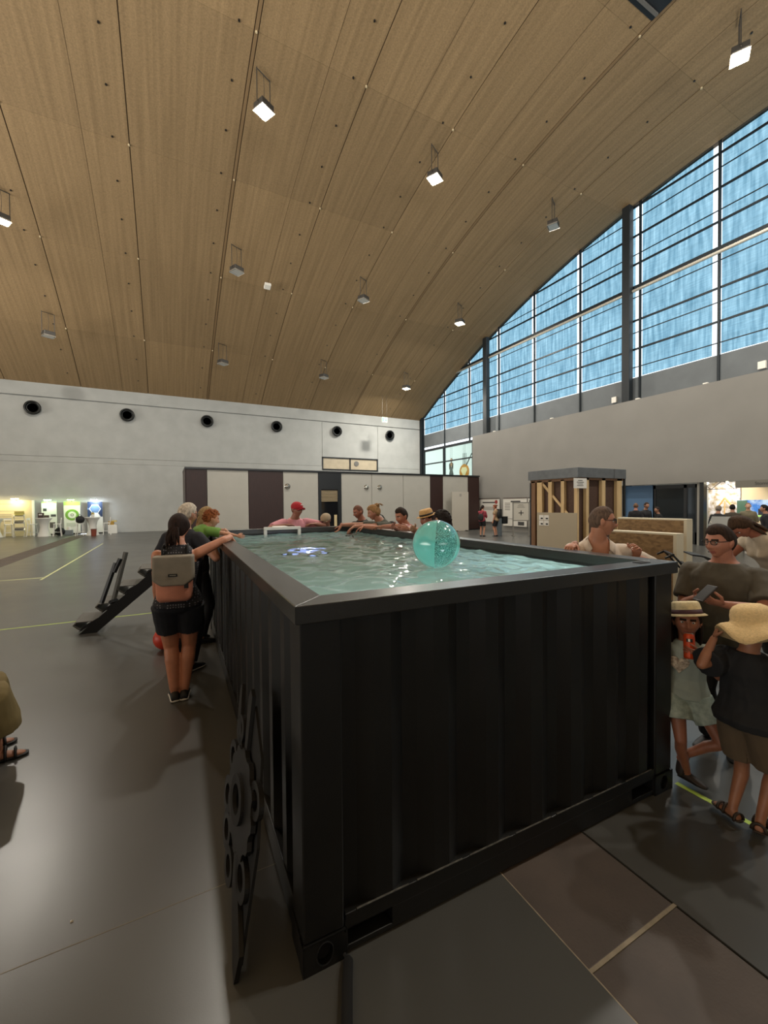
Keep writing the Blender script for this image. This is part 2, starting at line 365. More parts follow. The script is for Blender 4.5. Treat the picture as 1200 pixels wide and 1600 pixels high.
# white junction boxes on the ceiling
jb = thing('ceiling_sensor', 'three small white square boxes grouped on the wooden ceiling', 'sensor', (5.2, 23.9, zc(23.9)))
for dx, dy in ((-.12, -.35), (-.15, .3), (.42, .38)): MB().box((dx, dy, -.08 - dy * -.36), (.34, .34, .16), rot=Matrix.Rotation(-.35, 3, 'X')).build('box', mat('white_plastic', '#e4e0d6', .5), jb, bevel=.02)
# ---- rear and opposite walls (outside the frame, close the room)
for nm, a, b_ in (('wall_rear', (XL, YB - .5, 0), (26, YB - .3, 11)), ('wall_left', (XL - .6, YB, 0), (XL - .3, YF, 17.6)), ('wall_side_hall', (XW + 4.9, YB, 0), (XW + 5.2, 19, 6.9))):
    tag(MB().box2(a, b_).build(nm, concrete), kind='structure')
tag(MB().box2((XW + .2, YB, 6.6), (XW + 5.2, 19, 6.8)).build('ceiling_side_hall', concrete), kind='structure')
# ---------------------------------------------------------------- glazed gable
steel = mat('dark_blue_steel', '#1d2429', 0.45, 0.4)
grey_panel = mat('grey_spandrel', '#5d6265', 0.6, var=.08, scale=1.5)
scrim = sheer('backlit_scrim', (0.54, 0.68, 0.74), 0.6, 0.003, streak=(0.34, 0.48, 0.55))
clear = sheer('clear_glass', (0.86, 0.93, 0.90), 0.03, 0.05)
gable = tag(MB().box2((XW + .1, YB, 7.0), (XW + .25, YF + .2, 8.15)).build('wall_right', grey_panel), kind='structure')
win2 = MB()
ym = [32.95, 29.64, 26.28, 22.98, 19.7, 16.3, 12.86, 9.46, 6.1, 2.7]
zr = [8.2, 9.6, 11.05, 12.6, 13.9, 15.33, 16.8, 18.2]
for y in ym: win2.box2((XW + .02, y - .045, 6.7), (XW + .12, y + .045, zc(y) + .05))
for z in zr[1:-1]:
    if z == 12.6: continue
    y1 = 6 + math.sqrt((17.4 - z) / .0104)
    win2.box2((XW + .1, YB, z - .045), (XW + .16, min(YF, y1), z + .045))
for z in (8.69, 10.45, 12.24, 14.4, 16.2):
    y1 = 6 + math.sqrt((17.4 - z) / .0104)
    win2.box2((XW + .14, YB, z - .022), (XW + .17, min(YF, y1), z + .022))
win2 = win2.build('window_2', steel); tag(win2, kind='structure')
# main rail: a pale round-edged tube in front of a dark channel
y1 = 6 + math.sqrt((17.4 - 12.7) / .0104)
MB().box2((XW + .0, YB, 12.62), (XW + .16, y1, 12.78)).build('rail_channel', steel, win2)
MB().cyl((XW - .06, YB, 12.5), (XW - .06, y1 + .5, 12.5), .075, n=12).build('rail_tube', mat('pale_tube', '#d8d2c4', .3, .3), win2, smooth=True)
# panes: each bay of each row, cut to the arch; a narrow clear slit stays open beside every mullion
def clip_pane(y0, y1, z0, z1):
    pts = []
    n = 6
    top = []
    for i in range(n + 1):
        y = y0 + (y1 - y0) * i / n; zt = min(z1, zc(y) + .06)
        if zt > z0 + .02: top.append((y, zt))
    if len(top) < 2: return None
    return [(top[0][0], z0), (top[-1][0], z0)] + top[::-1]
for a, b_ in zip(ym[1:], ym[:-1]):
    for z0, z1 in zip(zr[:-1], zr[1:]):
        p = clip_pane(a + .30, b_ - .05, z0 + .0, z1)
        if p: MB().prism(p, XW + .17, XW + .176, 'x').build('pane', scrim, win2)
for z0, z1 in zip(zr[:-1], zr[1:]):
    p = clip_pane(YB, ym[-1] - .05, z0, z1)
    if p: MB().prism(p, XW + .17, XW + .176, 'x').build('pane', scrim, win2)
p = [(YF, 8.2), (ym[0] + .2, 8.2), (ym[0] + .2, 9.7), (YF, 9.7)]
MB().prism(p, XW + .17, XW + .176, 'x').build('pane', scrim, win2)
# structural columns
col = MB()
for y in (24.05, 13.36):
    MB().box2((XW - .35, y - .2, 0), (XW - .02, y + .2, zc(y) - .02)).build('trim_1' if y > 20 else 'trim_2', mat('column_paint', '#1b2125', .5, .1), bevel=.02)['kind'] = 'structure'
tag(MB().box2((XW - .12, YF - .35, 0), (XW + .1, YF - .02, 9.9)).build('trim_3', steel), kind='structure')
# small junction boxes on the grey band
for y, lb in ((14.2, 'small white box on the grey band left of the thick window post'), (7.95, 'small white box on the grey band at the right edge')):
    o = MB().box((XW + .05, y, 7.25), (.12, .26, .3)).build('junction_box', mat('white_plastic', '#e4e0d6', .5)); tag(o, lb, 'box')
# lower glazing beyond the partition's end
w3 = MB()
for y in (32.95, 29.75, 25.85, 22.9): w3.box2((XW, y - .09, 0), (XW + .18, y + .09, 6.72))
for z, t in ((6.66, .1), (5.4, .05), (2.7, .06)): w3.box2((XW + .02, 19, z - t), (XW + .16, YF, z + t))
w3 = tag(w3.build('window_3', dark_metal), kind='structure')
for a, b_ in ((29.84, 32.86), (25.94, 29.66), (22.99, 25.76), (19, 22.8)):
    for z0, z1 in ((.05, 2.64), (2.76, 5.35), (5.45, 6.56)): MB().box2((XW + .08, a, z0), (XW + .09, b_, z1)).build('pane', clear, w3)
tag(MB().box2((XW + 6, 18.5, 0), (XW + 6.2, YF + 24, 8)).build('wall_outside', mat('white_render', '#ecebe2', .85)), kind='structure')
tag(MB().box2((XW + .3, 18.9, 0), (XW + 6, 19.0, 7.6)).build('wall_yard', mat('white_render', '#ecebe2', .85)), kind='structure')
# pictograms hanging behind the lower glass
fg = thing('figure_sign', 'flat sign of a small figure with folded hands behind the lower window', 'sign', (XW + .19, 28.9, 4.1))
skin_f = mat('sign_skin', '#d6a184', .7); slate = mat('sign_slate', '#5b6063', .7)
def flat(pts, m, nm, par, t=.02): return MB().prism(pts, 0, t, 'x').build(nm, m, par)
flat([(.34, 0), (-.34, 0), (-.16, .62), (0, .72), (.16, .62)], slate, 'robe', fg)
flat([(.27, .55), (.3, 1.0), (.18, 1.16), (.1, .95), (0, .7), (-.1, .95), (-.18, 1.16), (-.3, 1.0), (-.27, .55), (-.17, .62), (0, .74), (.17, .62)], mat('sign_vest', '#6d6a66', .7), 'vest', fg, .015)
flat([(.16, .62), (.12, 1.12), (0, 1.2), (-.12, 1.12), (-.16, .62), (0, .9)], skin_f, 'arms', fg, .025)
MB().prism([(math.cos(t) * .13, 1.34 + math.sin(t) * .16) for t in [i * .4488 for i in range(14)]], 0, .03, 'x').build('head', skin_f, fg)
MB().prism([(math.cos(t) * .14, 1.41 + math.sin(t) * .11) for t in [i * .4488 for i in range(14)]], .012, .04, 'x').build('hair', mat('sign_hair', '#3b2a22', .7), fg)
st = thing('round_sign', 'round orange sign with a pale mandolin shape behind the lower window', 'sign', (XW + .19, 27.15, 4.35))
MB().prism([(math.cos(t) * .62, math.sin(t) * .62) for t in [i * .2244 for i in range(28)]], 0, .03, 'x').build('disc', mat('sign_orange', '#cf8a3e', .7), st)
flat([(.06, -.6), (.12, -.3), (.42, .12), (.25, .36), (-.25, .36), (-.42, .12), (-.12, -.3), (-.06, -.6)], mat('sign_cream', '#eedcba', .7), 'shape', st, -.02)
MB().box((.0, -.62, .95), (.03, .09, 1.15), rot=Matrix.Rotation(R(38), 3, 'X')).build('neck', slate, st)
for k in (-.25, -.05, .12): MB().box((.0, k, 1.05), (.02, .05, .9)).build('string', slate, st)
for t_, z_ in ((fg, 1.5), (st, .6)):
    for s in (-.1, .1): MB().tube([(.01, s, z_), (.01, s, 6.62 - t_.location.z)], .008, 5).build('wire', steel, t_)
# ---------------------------------------------------------------- big free-standing partition
part_m = mat('partition_paint', '#7f7d78', 0.75, var=.05, scale=.8, bump=.02, bscale=40)
tag(MB().prism([(-20, 2.55), (12.4, 2.55), (12.4, 0), (23.1, 0), (23.1, 6.45), (-20, 6.45)], 19.0, 19.35, 'x').build('wall_partition', part_m), kind='structure')
for y, lb in ((21.0, 'small white bracket at the far end of the partition top'), (16.4, 'small white bracket on the partition top under the middle windows'), (11.6, 'small white bracket right of the thick window post'), (8.9, 'small white bracket on the partition top nearest the right edge')): tag(MB().box((19.1, y, 6.48), (.12, .16, .05)).build('bracket', mat('white_plastic', '#e4e0d6', .5)), lb, 'bracket', group='brackets on the partition top')
# ---------------------------------------------------------------- container pool
PX, PY, PTH = 0.43, 1.52, R(-1.163)
CW, CL, CHT = 2.353, 5.16, 1.426
pool = thing('container_pool', 'black shipping container cut open as a raised water pool', 'pool', (PX, PY, 0), PTH)
def pw(a, b, z=0.0):                       # point in the pool's own frame -> room
    c, s = math.cos(PTH), math.sin(PTH); return Vector((PX + a * c - b * s, PY + a * s + b * c, z))
def black():
    m = bpy.data.materials.new('black_container_paint'); m.use_nodes = True; nt = m.node_tree; N = nt.nodes; L = nt.links; b = N['Principled BSDF']
    tc = N.new('ShaderNodeTexCoord'); n = N.new('ShaderNodeTexNoise'); n.inputs['Scale'].default_value = 3; n.inputs['Detail'].default_value = 8; L.new(tc.outputs['Object'], n.inputs['Vector'])
    rp = N.new('ShaderNodeValToRGB'); rp.color_ramp.elements[0].color = (*lin('#0f0f0f'), 1); rp.color_ramp.elements[1].color = (*lin('#171716'), 1); L.new(n.outputs['Fac'], rp.inputs[0]); L.new(rp.outputs[0], b.inputs['Base Color'])
    mr = N.new('ShaderNodeMapRange'); mr.inputs['To Min'].default_value = .3; mr.inputs['To Max'].default_value = .55; L.new(n.outputs['Fac'], mr.inputs['Value']); L.new(mr.outputs[0], b.inputs['Roughness'])
    n3 = N.new('ShaderNodeTexNoise'); n3.inputs['Scale'].default_value = 160; n3.inputs['Detail'].default_value = 2; L.new(tc.outputs['Object'], n3.inputs['Vector'])
    bp = N.new('ShaderNodeBump'); bp.inputs['Strength'].default_value = .12; bp.inputs['Distance'].default_value = .003; L.new(n3.outputs['Fac'], bp.inputs['Height']); L.new(bp.outputs[0], b.inputs['Normal'])
    b.inputs['Specular IOR Level'].default_value = .4
    return m
RIMP = mat('rim_paint', '#171614', .34, spec=.7, coat=.3, var=.25, scale=40, bump=.1, bscale=200, detail=6); BLACK = black(); VOID = mat('hole_black', '#050505', .9)
RIMD, OV, RI, ZW = 0.0714, 0.0227, 0.119, 1.343
# rim beams, mitred
A = [(-OV, -OV), (CW + OV, -OV), (CW + OV, CL + OV), (-OV, CL + OV)]; Bn = [(RI, RI), (CW - RI, RI), (CW - RI, CL - RI), (RI, CL - RI)]
for i in range(4):
    j = (i + 1) % 4
    MB().prism([A[i], A[j], Bn[j], Bn[i]], CHT - RIMD, CHT).build('rim_beam', RIMP, pool, bevel=.004)
MB().box2((CW - .26, .03, CHT - .002), (CW - .17, .085, CHT + .003)).build('rim_slot', VOID, pool)
# corner posts
for a in (0, CW - .165):
    for b_ in (0, CL - .165): MB().box2((a, b_, .12), (a + .165, b_ + .165, CHT - RIMD)).build('corner_post', BLACK, pool, bevel=.008)
# corner castings with oval holes
def holed(w_, h_, t, cxh, czh, rx, rz):
    g = MB(); n = 24; el = [(cxh + rx * math.cos(2 * math.pi * i / n), czh + rz * math.sin(2 * math.pi * i / n)) for i in range(n)]
    rc = []
    for x, z in el:
        dx, dz = x - cxh, z - czh; k = 1e9
        if dx > 1e-9: k = min(k, (w_ - cxh) / dx)
        if dx < -1e-9: k = min(k, -cxh / dx)
        if dz > 1e-9: k = min(k, (h_ - czh) / dz)
        if dz < -1e-9: k = min(k, -czh / dz)
        rc.append((cxh + dx * k, czh + dz * k))
    vs = [(x, 0, z) for x, z in el] + [(x, 0, z) for x, z in rc] + [(x, t, z) for x, z in el]
    fs = [(i, (i + 1) % n, n + (i + 1) % n, n + i) for i in range(n)] + [(i, (i + 1) % n, 2 * n + (i + 1) % n, 2 * n + i) for i in range(n)] + [tuple(2 * n + i for i in range(n))]
    # corners of the plate
    cs = [(0, 0), (w_, 0), (w_, h_), (0, h_)]
    return g.add(vs, fs), cs
for a, sx in ((-.006, 1), (CW + .006, -1)):
    for b_, sy in ((-.006, 1), (CL + .006, -1)):
        g = MB(); W_, H_ = .178, .118
        g.box2((a + sx * .002, b_ + sy * .03, .002), (a + sx * W_, b_ + sy * W_, H_))          # core
        g.box2((a + sx * .03, b_ + sy * .002, .002), (a + sx * W_, b_ + sy * .03, H_)) if False else None
        f1, _ = holed(W_, H_, .05, .088, .06, .034, .045)
        g.add([(a + sx * x, b_ + sy * y * .58, z) for x, y, z in f1.v], f1.f)
        f2, _ = holed(W_, H_, .03, .088, .06, .032, .042)
        g.box2((a, b_, .0), (a + sx * W_, b_ + sy * .031, .004)); g.box2((a, b_, H_ - .004), (a + sx * W_, b_ + sy * .031, H_)); g.box2((a + sx * (W_ - .004), b_, 0), (a + sx * W_, b_ + sy * .031, H_))
        g.box2((a + sx * 0, b_ + sy * .0, 0), (a + sx * .004, b_ + sy * .05, H_))
        c = g.build('corner_casting', BLACK, pool)
        MB().tube([(a + sx * (.088 + .034 * math.cos(t)), b_ + sy * .001, .06 + .045 * math.sin(t)) for t in [i * math.pi / 10 for i in range(21)]], .003, 6, caps=False).build('hole_lip', BLACK, c)
        MB().prism([(a + sx * (.088 + .033 * math.cos(t)), .06 + .044 * math.sin(t)) for t in [i * math.pi / 10 for i in range(20)]], b_ + sy * .027, b_ + sy * .0295, 'y').build('hole', VOID, c)
# bottom rails with forklift pockets
def rail(along, n0, n1, off, inner):
    g = MB()
    def bx(a0, a1, z0, z1, d0, d1):
        if along == 'x': g.box2((a0, d0, z0), (a1, d1, z1))
        else: g.box2((d0, a0, z0), (d1, a1, z1))
    d0, d1 = off, off + inner
    bx(n0, n1, .105, .165, d0, d1)
    pk = [(n0 + .01, n0 + .21), (n1 - .21, n1 - .01)]
    cuts = [n0, pk[0][0], pk[0][1], pk[1][0], pk[1][1], n1]
    bx(pk[0][1], pk[1][0], .015, .105, d0, d1)
    bx(n0, pk[0][0], .015, .105, d0, d1); bx(pk[1][1], n1, .015, .105, d0, d1)
    for a0, a1 in pk: bx(a0, a1, .015, .035, d0, d1); bx(a0, a1, .035, .105, d0 + inner * .8, d1)
    return g
rail('x', .17, CW - .17, .004, .07).build('bottom_rail', BLACK, pool, bevel=.003)
rail('x', .17, CW - .17, CL - .074, .07).build('bottom_rail', BLACK, pool, bevel=.003)
MB().box2((.004, .17, .015), (.074, CL - .17, .165)).build('bottom_rail', BLACK, pool, bevel=.003)
MB().box2((CW - .074, .17, .015), (CW - .004, CL - .17, .165)).build('bottom_rail', BLACK, pool, bevel=.003)
# corrugated walls: trapezoid profile
def corr(n0, n1, per, dep, base, sgn, along, z0=.165, z1=CHT - RIMD):
    pr = []; u = n0; n = max(1, round((n1 - n0) / per)); per = (n1 - n0) / n
    for i in range(n):
        a = n0 + i * per
        pr += [(a, 1), (a + per * .25, 1), (a + per * .49, 0), (a + per * .76, 0)]
    pr.append((n1, 1)); k = len(pr); vs = []
    for z in (z0, z1):
        for u, d in pr:
            q = base + sgn * dep * d
            vs.append((u, q, z) if along == 'x' else (q, u, z))
    fs = [(i, i + 1, k + i + 1, k + i) for i in range(k - 1)]
    g = MB().add(vs, fs)
    back = base + sgn * (dep + .03)
    if along == 'x': g.box2((n0, back, z0), (n1, back + sgn * .01, z1))
    else: g.box2((back, n0, z0), (back + sgn * .01, n1, z1))
    return g
corr(.165, CW - .165, .283, .034, .008, 1, 'x').build('corrugated_wall', BLACK, pool)
corr(.165, CW - .165, .283, .034, CL - .008, -1, 'x').build('corrugated_wall', BLACK, pool)
corr(.165, CL - .165, .283, .034, .008, 1, 'y').build('corrugated_wall', BLACK, pool)
corr(.165, CL - .165, .283, .034, CW - .008, -1, 'y').build('corrugated_wall', BLACK, pool)
# ledge tabs of weld bead along the bottom rail
tb = MB()
for i in range(7):
    a = .2 + .283 * i
    tb.tube([(a + .02, .006, .167), (a + .26, .006, .167)], .0035, 6)
tb.build('weld_bead', mat('worn_highlight', '#6a6862', .35, .5, var=.5, scale=30), pool)  # pale tone paints the ledge's highlight lines along with worn scratches
# liner and water
liner = mat('turquoise_liner', '#bccdc4', 0.6, var=.08, scale=2)
lb = MB(); q = RI - .004
lb.box2((q, q, .25), (CW - q, CL - q, .27))
for a0, b0, a1, b1 in ((q - .01, q, q, CL - q), (CW - q, q, CW - q + .01, CL - q), (q, q - .01, CW - q, q), (q, CL - q, CW - q, CL - q + .01)): lb.box2((a0, b0, .25), (a1, b1, CHT - RIMD))
lb.build('liner', liner, pool)
lp_ = MB(); q2 = RI - .001
for a0, b0, a1, b1 in ((q2 - .01, q2, q2 + .002, CL - q2), (CW - q2 - .002, q2, CW - q2 + .01, CL - q2), (q2, q2 - .01, CW - q2, q2 + .002), (q2, CL - q2 - .002, CW - q2, CL - q2 + .01)): lp_.box2((a0, b0, 1.30), (a1, b1, CHT - RIMD + .002))
lp_.build('inner_lip', BLACK, pool)
def water_mat():
    m = bpy.data.materials.new('pool_water'); m.use_nodes = True; nt = m.node_tree; N = nt.nodes; L = nt.links; N.remove(N['Principled BSDF'])
    f = N.new('ShaderNodeFresnel'); f.inputs['IOR'].default_value = 1.33
    t = N.new('ShaderNodeBsdfTransparent'); t.inputs['Color'].default_value = (.86, .93, .90, 1)
    rf = N.new('ShaderNodeBsdfRefraction'); rf.inputs['IOR'].default_value = 1.33; rf.inputs['Roughness'].default_value = .02; rf.inputs['Color'].default_value = (.86, .93, .90, 1)
    g = N.new('ShaderNodeBsdfGlossy'); g.inputs['Roughness'].default_value = .03
    m0 = N.new('ShaderNodeMixShader'); m0.inputs[0].default_value = 1.0; L.new(t.outputs[0], m0.inputs[1]); L.new(rf.outputs[0], m0.inputs[2])
    mx = N.new('ShaderNodeMixShader'); L.new(f.outputs[0], mx.inputs[0]); L.new(m0.outputs[0], mx.inputs[1]); L.new(g.outputs[0], mx.inputs[2]); L.new(mx.outputs[0], N['Material Output'].inputs['Surface'])
    return m
nx, ny = 150, 320; xs_ = np.linspace(RI - .003, CW - RI + .003, nx); ys_ = np.linspace(RI - .003, CL - RI + .003, ny); X_, Y_ = np.meshgrid(xs_, ys_)
rg = np.random.RandomState(4); Z_ = np.zeros_like(X_)
for i in range(46):
    lam = .085 * (1.042 ** i) * (.85 + .3 * rg.rand()); th = rg.rand() * 2 * math.pi; k = 2 * math.pi / lam
    Z_ += (.00105 * lam / .25) * (1.25 if i < 14 else .95) * np.sin(k * (X_ * math.cos(th) + Y_ * math.sin(th)) + rg.rand() * 6.28)
Z_ = np.clip(Z_, -.02, .02) + ZW
vs = np.stack([X_, Y_, Z_], -1).reshape(-1, 3); ii = (np.arange(ny - 1)[:, None] * nx + np.arange(nx - 1)[None]).ravel()
me = bpy.data.meshes.new('water'); me.from_pydata(vs.tolist(), [], np.stack([ii, ii + 1, ii + nx + 1, ii + nx], 1).tolist()); me.materials.append(water_mat()); me.polygons.foreach_set('use_smooth', [True] * len(me.polygons))
wat = bpy.data.objects.new('pool_water', me); C.objects.link(wat); wat.location = (PX, PY, 0); wat.rotation_euler = (0, 0, PTH)
tag(wat, 'rippled greenish water filling the black container up to its rim', 'water', kind='stuff')
# underwater lamp
pl = thing('pool_lamp', 'bluish white underwater lamp shining through the rippled water', 'lamp', pw(1.10, 3.75, .27), PTH)
MB().lathe([(.001, .0), (.24, .0), (.26, .01), (.26, .05), (.24, .056)], 20).build('housing', mat('lamp_steel', '#8a8f92', .3, .8), pl, smooth=True)
MB().lathe([(.001, .062), (.075, .062), (.075, .066), (.001, .068)], 16).build('lens', emit('underwater_led', '#e6ecff', 9), pl)
MB().lathe([(.077, .062), (.24, .058), (.24, .062), (.077, .066)], 24).build('blue_ring', emit('underwater_blue', '#a3b3fb', 1.3), pl)
ul = bpy.data.lights.new('pool_fill_light', 'AREA'); ul.shape = 'DISK'; ul.size = .2; ul.energy = 28; ul.color = (.82, .92, 1.0)  # added light hidden under the front rim to brighten the water
uo = bpy.data.objects.new('pool_fill_light', ul); w2_ = thing('pool_lamp', 'added unseen wall lamp below the front rim, brightening the pool water', 'lamp', pw(CW / 2, RI + .012, .95), PTH)
MB().lathe([(.001, .0), (.11, .0), (.12, .008), (.12, .03), (.10, .036), (.001, .036)], 20).build('housing', mat('lamp_steel', '#8a8f92', .3, .8), w2_, rot=(R(-90), 0, 0))
link(uo, w2_); uo.location = (0, .045, 0); uo.rotation_euler = (R(90), 0, 0)
# white skimmer frame at the far wall
sk = thing('skimmer_frame', 'white square plastic frame at the far end of the pool', 'frame', pw(1.02, CL - .30, 0), PTH)
wp = mat('white_pvc', '#e6e6e1', .35)
for nm, a, b_ in (('top_bar', (-.28, -.02, CHT - .01), (.28, .02, CHT + .035)), ('side_bar', (-.28, -.02, 1.22), (-.235, .02, CHT - .01)), ('side_bar', (.235, -.02, 1.22), (.28, .02, CHT - .01)), ('hook', (-.1, .02, CHT + .004), (.1, .30, CHT + .035))):
    MB().box2(a, b_).build(nm, wp, sk, bevel=.006)
# ---------------------------------------------------------------- beach ball
ball = thing('beach_ball', 'clear turquoise beach ball with a glittery panel floating on the water', 'ball', (1.7, 2.47, ZW - .006))
gA = sheer('turquoise_vinyl', (.62, .92, .90), .08, .09, body=lin('#93e6df'), bodyfac=.72)
gB = sheer('glitter_vinyl', (.55, .8, .79), .12, .09, body=lin('#3f8683'), bodyfac=.66)
nt = gB.node_tree; tx = nt.nodes.new('ShaderNodeTexCoord'); vo = nt.nodes.new('ShaderNodeTexNoise'); vo.inputs['Scale'].default_value = 170; vo.inputs['Detail'].default_value = 1
nt.links.new(tx.outputs['Object'], vo.inputs['Vector']); rr = nt.nodes.new('ShaderNodeValToRGB'); rr.color_ramp.elements[0].position = .42; rr.color_ramp.elements[1].position = .6
rr.color_ramp.elements[0].color = (*lin('#2c6464'), 1); rr.color_ramp.elements[1].color = (*lin('#a3e2dc'), 1); nt.links.new(vo.outputs['Fac'], rr.inputs[0])
for nd in nt.nodes:
    if nd.type in ('BSDF_DIFFUSE', 'BSDF_TRANSLUCENT'): nt.links.new(rr.outputs[0], nd.inputs['Color'])
RB = .171
tilt = Matrix.Rotation(R(9), 3, 'Y') @ Matrix.Rotation(R(-6), 3, 'X')
for k in range(6):
    g = MB(); n, mseg = 14, 22; vs = []
    p0 = R(-128) + k * math.pi / 3
    for i in range(mseg + 1):
        t = .12 + (math.pi - .24) * i / mseg
        for j in range(n + 1):
            p = p0 + math.pi / 3 * j / n; r = RB * (1 - .012 * (abs(j / n - .5) * 2) ** 6)
            vs.append(tilt @ Vector((math.sin(t) * math.cos(p), math.sin(t) * math.sin(p), math.cos(t))) * r + Vector((0, 0, RB)))
    fs = [(i * (n + 1) + j, (i + 1) * (n + 1) + j, (i + 1) * (n + 1) + j + 1, i * (n + 1) + j + 1) for i in range(mseg) for j in range(n)]
    o = g.add(vs, fs).build('gore', gB if k in (0, 3) else gA, ball, smooth=True)
    if k in (0, 3): o['label'] = 'darker glittery panel'
for s in (1, -1):
    g = MB().lathe([(.0005, s * RB * .998), (RB * .07, s * RB * .997), (RB * .128, s * RB * .993)], 20); g.v = [tuple(tilt @ Vector(v) + Vector((0, 0, RB))) for v in g.v]
    g.build('end_disc', gA, ball, smooth=True)
# ---------------------------------------------------------------- hanging hall lamps
lampgrey = mat('lamp_housing', '#4b4844', .45, .5)
refl = mat('lamp_reflector', '#c9c7c0', .25, .7)
litm = emit('lamp_lit', '#fff2d2', 45)
unlit = mat('lamp_glass_off', '#b9b8b2', .2, .2)
def hall_lamp(x, y, lit, label, power=700, tilt=0.0):
    z = zc(y) - 1.25
    t = thing('hall_lamp', label, 'lamp', (x, y, z), R(28), 'floodlights hanging from the ceiling')
    MB().box((0, 0, .10), (.5, .46, .2)).build('housing', lampgrey, t, bevel=.015)
    MB().loft([[(-.25, -.23, .0), (.25, -.23, 0), (.25, .23, 0), (-.25, .23, 0)], [(-.27, -.25, -.06), (.27, -.25, -.06), (.27, .25, -.06), (-.27, .25, -.06)]], caps=False).build('reflector', refl, t)
    MB().box((0, 0, -.035), (.47, .43, .02)).build('lens', litm if lit else unlit, t)
    for s in (-1, 1):
        MB().tube([(s * .28, 0, .08), (s * .28, 0, 1.23)], .016, 6).build('hanger', lampgrey, t)
    MB().tube([(-.28, 0, 1.2), (.28, 0, 1.2)], .016, 6).build('crossbar', lampgrey, t)
    MB().tube([(0, 0, .2), (.03, 0, .7), (0, 0, 1.2)], .008, 5).build('cable', lampgrey, t)
    if lit:
        l = bpy.data.lights.new('hall_lamp_light', 'AREA'); l.shape = 'RECTANGLE'; l.size = .46; l.size_y = .42; l.energy = power; l.color = (1, .94, .84)
        o = bpy.data.objects.new('hall_lamp_light', l); link(o, t); o.location = (0, 0, -.09)
    return t
LP = 850
hall_lamp(3.15, 14.8, True, 'lit square floodlight nearest the top left of the wooden ceiling', LP)
hall_lamp(10.12, 14.65, True, 'lit square floodlight in the middle of the wooden ceiling', LP)
hall_lamp(16.62, 6.85, True, 'lit square floodlight in the top right corner above the windows', LP)
hall_lamp(-5.8, 22.25, True, 'lit square floodlight at the left edge of the photo', LP)
hall_lamp(17.05, 21.95, True, 'small lit floodlight hanging left of the arched window', LP)
hall_lamp(16.85, 28.5, True, 'small lit floodlight hanging lowest, near the window corner', LP)
hall_lamp(17.06, 14.55, False, 'unlit floodlight with clear hanger frame in front of the big window', 0)
hall_lamp(3.25, 22.05, False, 'unlit floodlight left of the three white boxes on the ceiling', 0)
hall_lamp(10.17, 21.95, False, 'unlit floodlight in the ceiling middle, right of the three white boxes', 0)
hall_lamp(3.27, 28.55, False, 'unlit floodlight low on the ceiling beside the dark double seam', 0)
hall_lamp(10.05, 28.55, False, 'unlit floodlight low on the ceiling above the slot window', 0)
hall_lamp(-5.55, 28.3, False, 'unlit floodlight low on the left part of the ceiling', 0)
hall_lamp(10.1, -.2, True, 'added floodlight unseen behind the viewer, brightening the open floor', 700)  # added lamp out of view, brightens the floor in front of the pool
hall_lamp(16.8, -.2, True, 'added fill floodlight unseen behind the viewer, near the glazed wall', 700)  # second added lamp, unseen, for more ambient light
# exit sign hung from the ceiling
ex = thing('exit_sign', 'green and white lit exit sign hanging below the wooden ceiling', 'sign', (16.2, 31.0, 8.62), R(0))
MB().box((0, 0, .19), (.46, .1, .40)).build('sign_box', emit('exit_white', '#d9f2d6', 1.2), ex, bevel=.01)
gm = emit('exit_green', '#3fae62', 1.0)
MB().box2((-.22, -.056, .02), (-.08, -.05, .36)).build('pictogram', gm, ex); MB().box2((.0, -.056, .10), (.2, -.05, .18)).build('arrow', gm, ex)
MB().prism([(.1, .30), (.22, .14), (-.0, .14)], -.057, -.05, 'y').build('arrow', gm, ex)
for s in (-.2, .2): MB().tube([(s, 0, .39), (s, 0, zc(31) - 8.64)], .008, 5).build('wire', lampgrey, ex)
# ---------------------------------------------------------------- long exhibition cabin at the back
YC_ = 22.0; K_ = 22.0 / 24.0
cab = thing('exhibition_cabin', 'long flat-roofed cabin of white and dark brown panels behind the pool', 'cabin', (0, YC_, 0))
wht = mat('cabin_white', '#a9a79f', .6, var=.03, scale=2); brn = mat('cabin_brown', '#2c1713', .45, var=.25, scale=6, stretch=(4, 4, .4)); blk = mat('cabin_black', '#15181b', .35)
cz = 3.6
edges = [(.84, 1.86, 'b'), (1.86, 3.99, 'w'), (3.99, 5.91, 'b'), (5.91, 8.02, 'w'), (9.49, 11.58, 'w'), (11.58, 13.9, 'w'), (13.9, 16.04, 'w'), (16.04, 17.11, 'b'), (17.11, 19.3, 'w'), (19.3, 20.31, 'b')]
for a, b_, c in edges: MB().box2((a * K_ + .012, -.0, .06), (b_ * K_ - .012, .14, cz - .07)).build('wall_panel', brn if c == 'b' else wht, cab, bevel=.006)
xa, xb = .84 * K_, 20.31 * K_
MB().box2((xa - .04, -.06, cz - .06), (xb + .04, 3.2, cz + .03)).build('roof', blk, cab)
MB().box2((xa, .14, 0), (xb, 3.1, cz - .06)).build('core', mat('cabin_core', '#3a2c26', .7), cab)
MB().box2((xa - .02, -.05, 0), (xb + .02, .15, .05)).build('plinth', blk, cab)
for i, z in enumerate(range(1)): MB().box2((xa - .03, .0, .06), (xa - .0, 3.1, cz - .07)).build('wall_panel', brn, cab)
MB().box2((xb, .0, .06), (xb + .03, 3.1, cz - .07)).build('wall_panel', brn, cab)
da, db = 8.02 * K_, 9.49 * K_
MB().box2((da, -.03, 2.75), (db, .145, cz - .07)).build('door_header', blk, cab)
dr = MB()
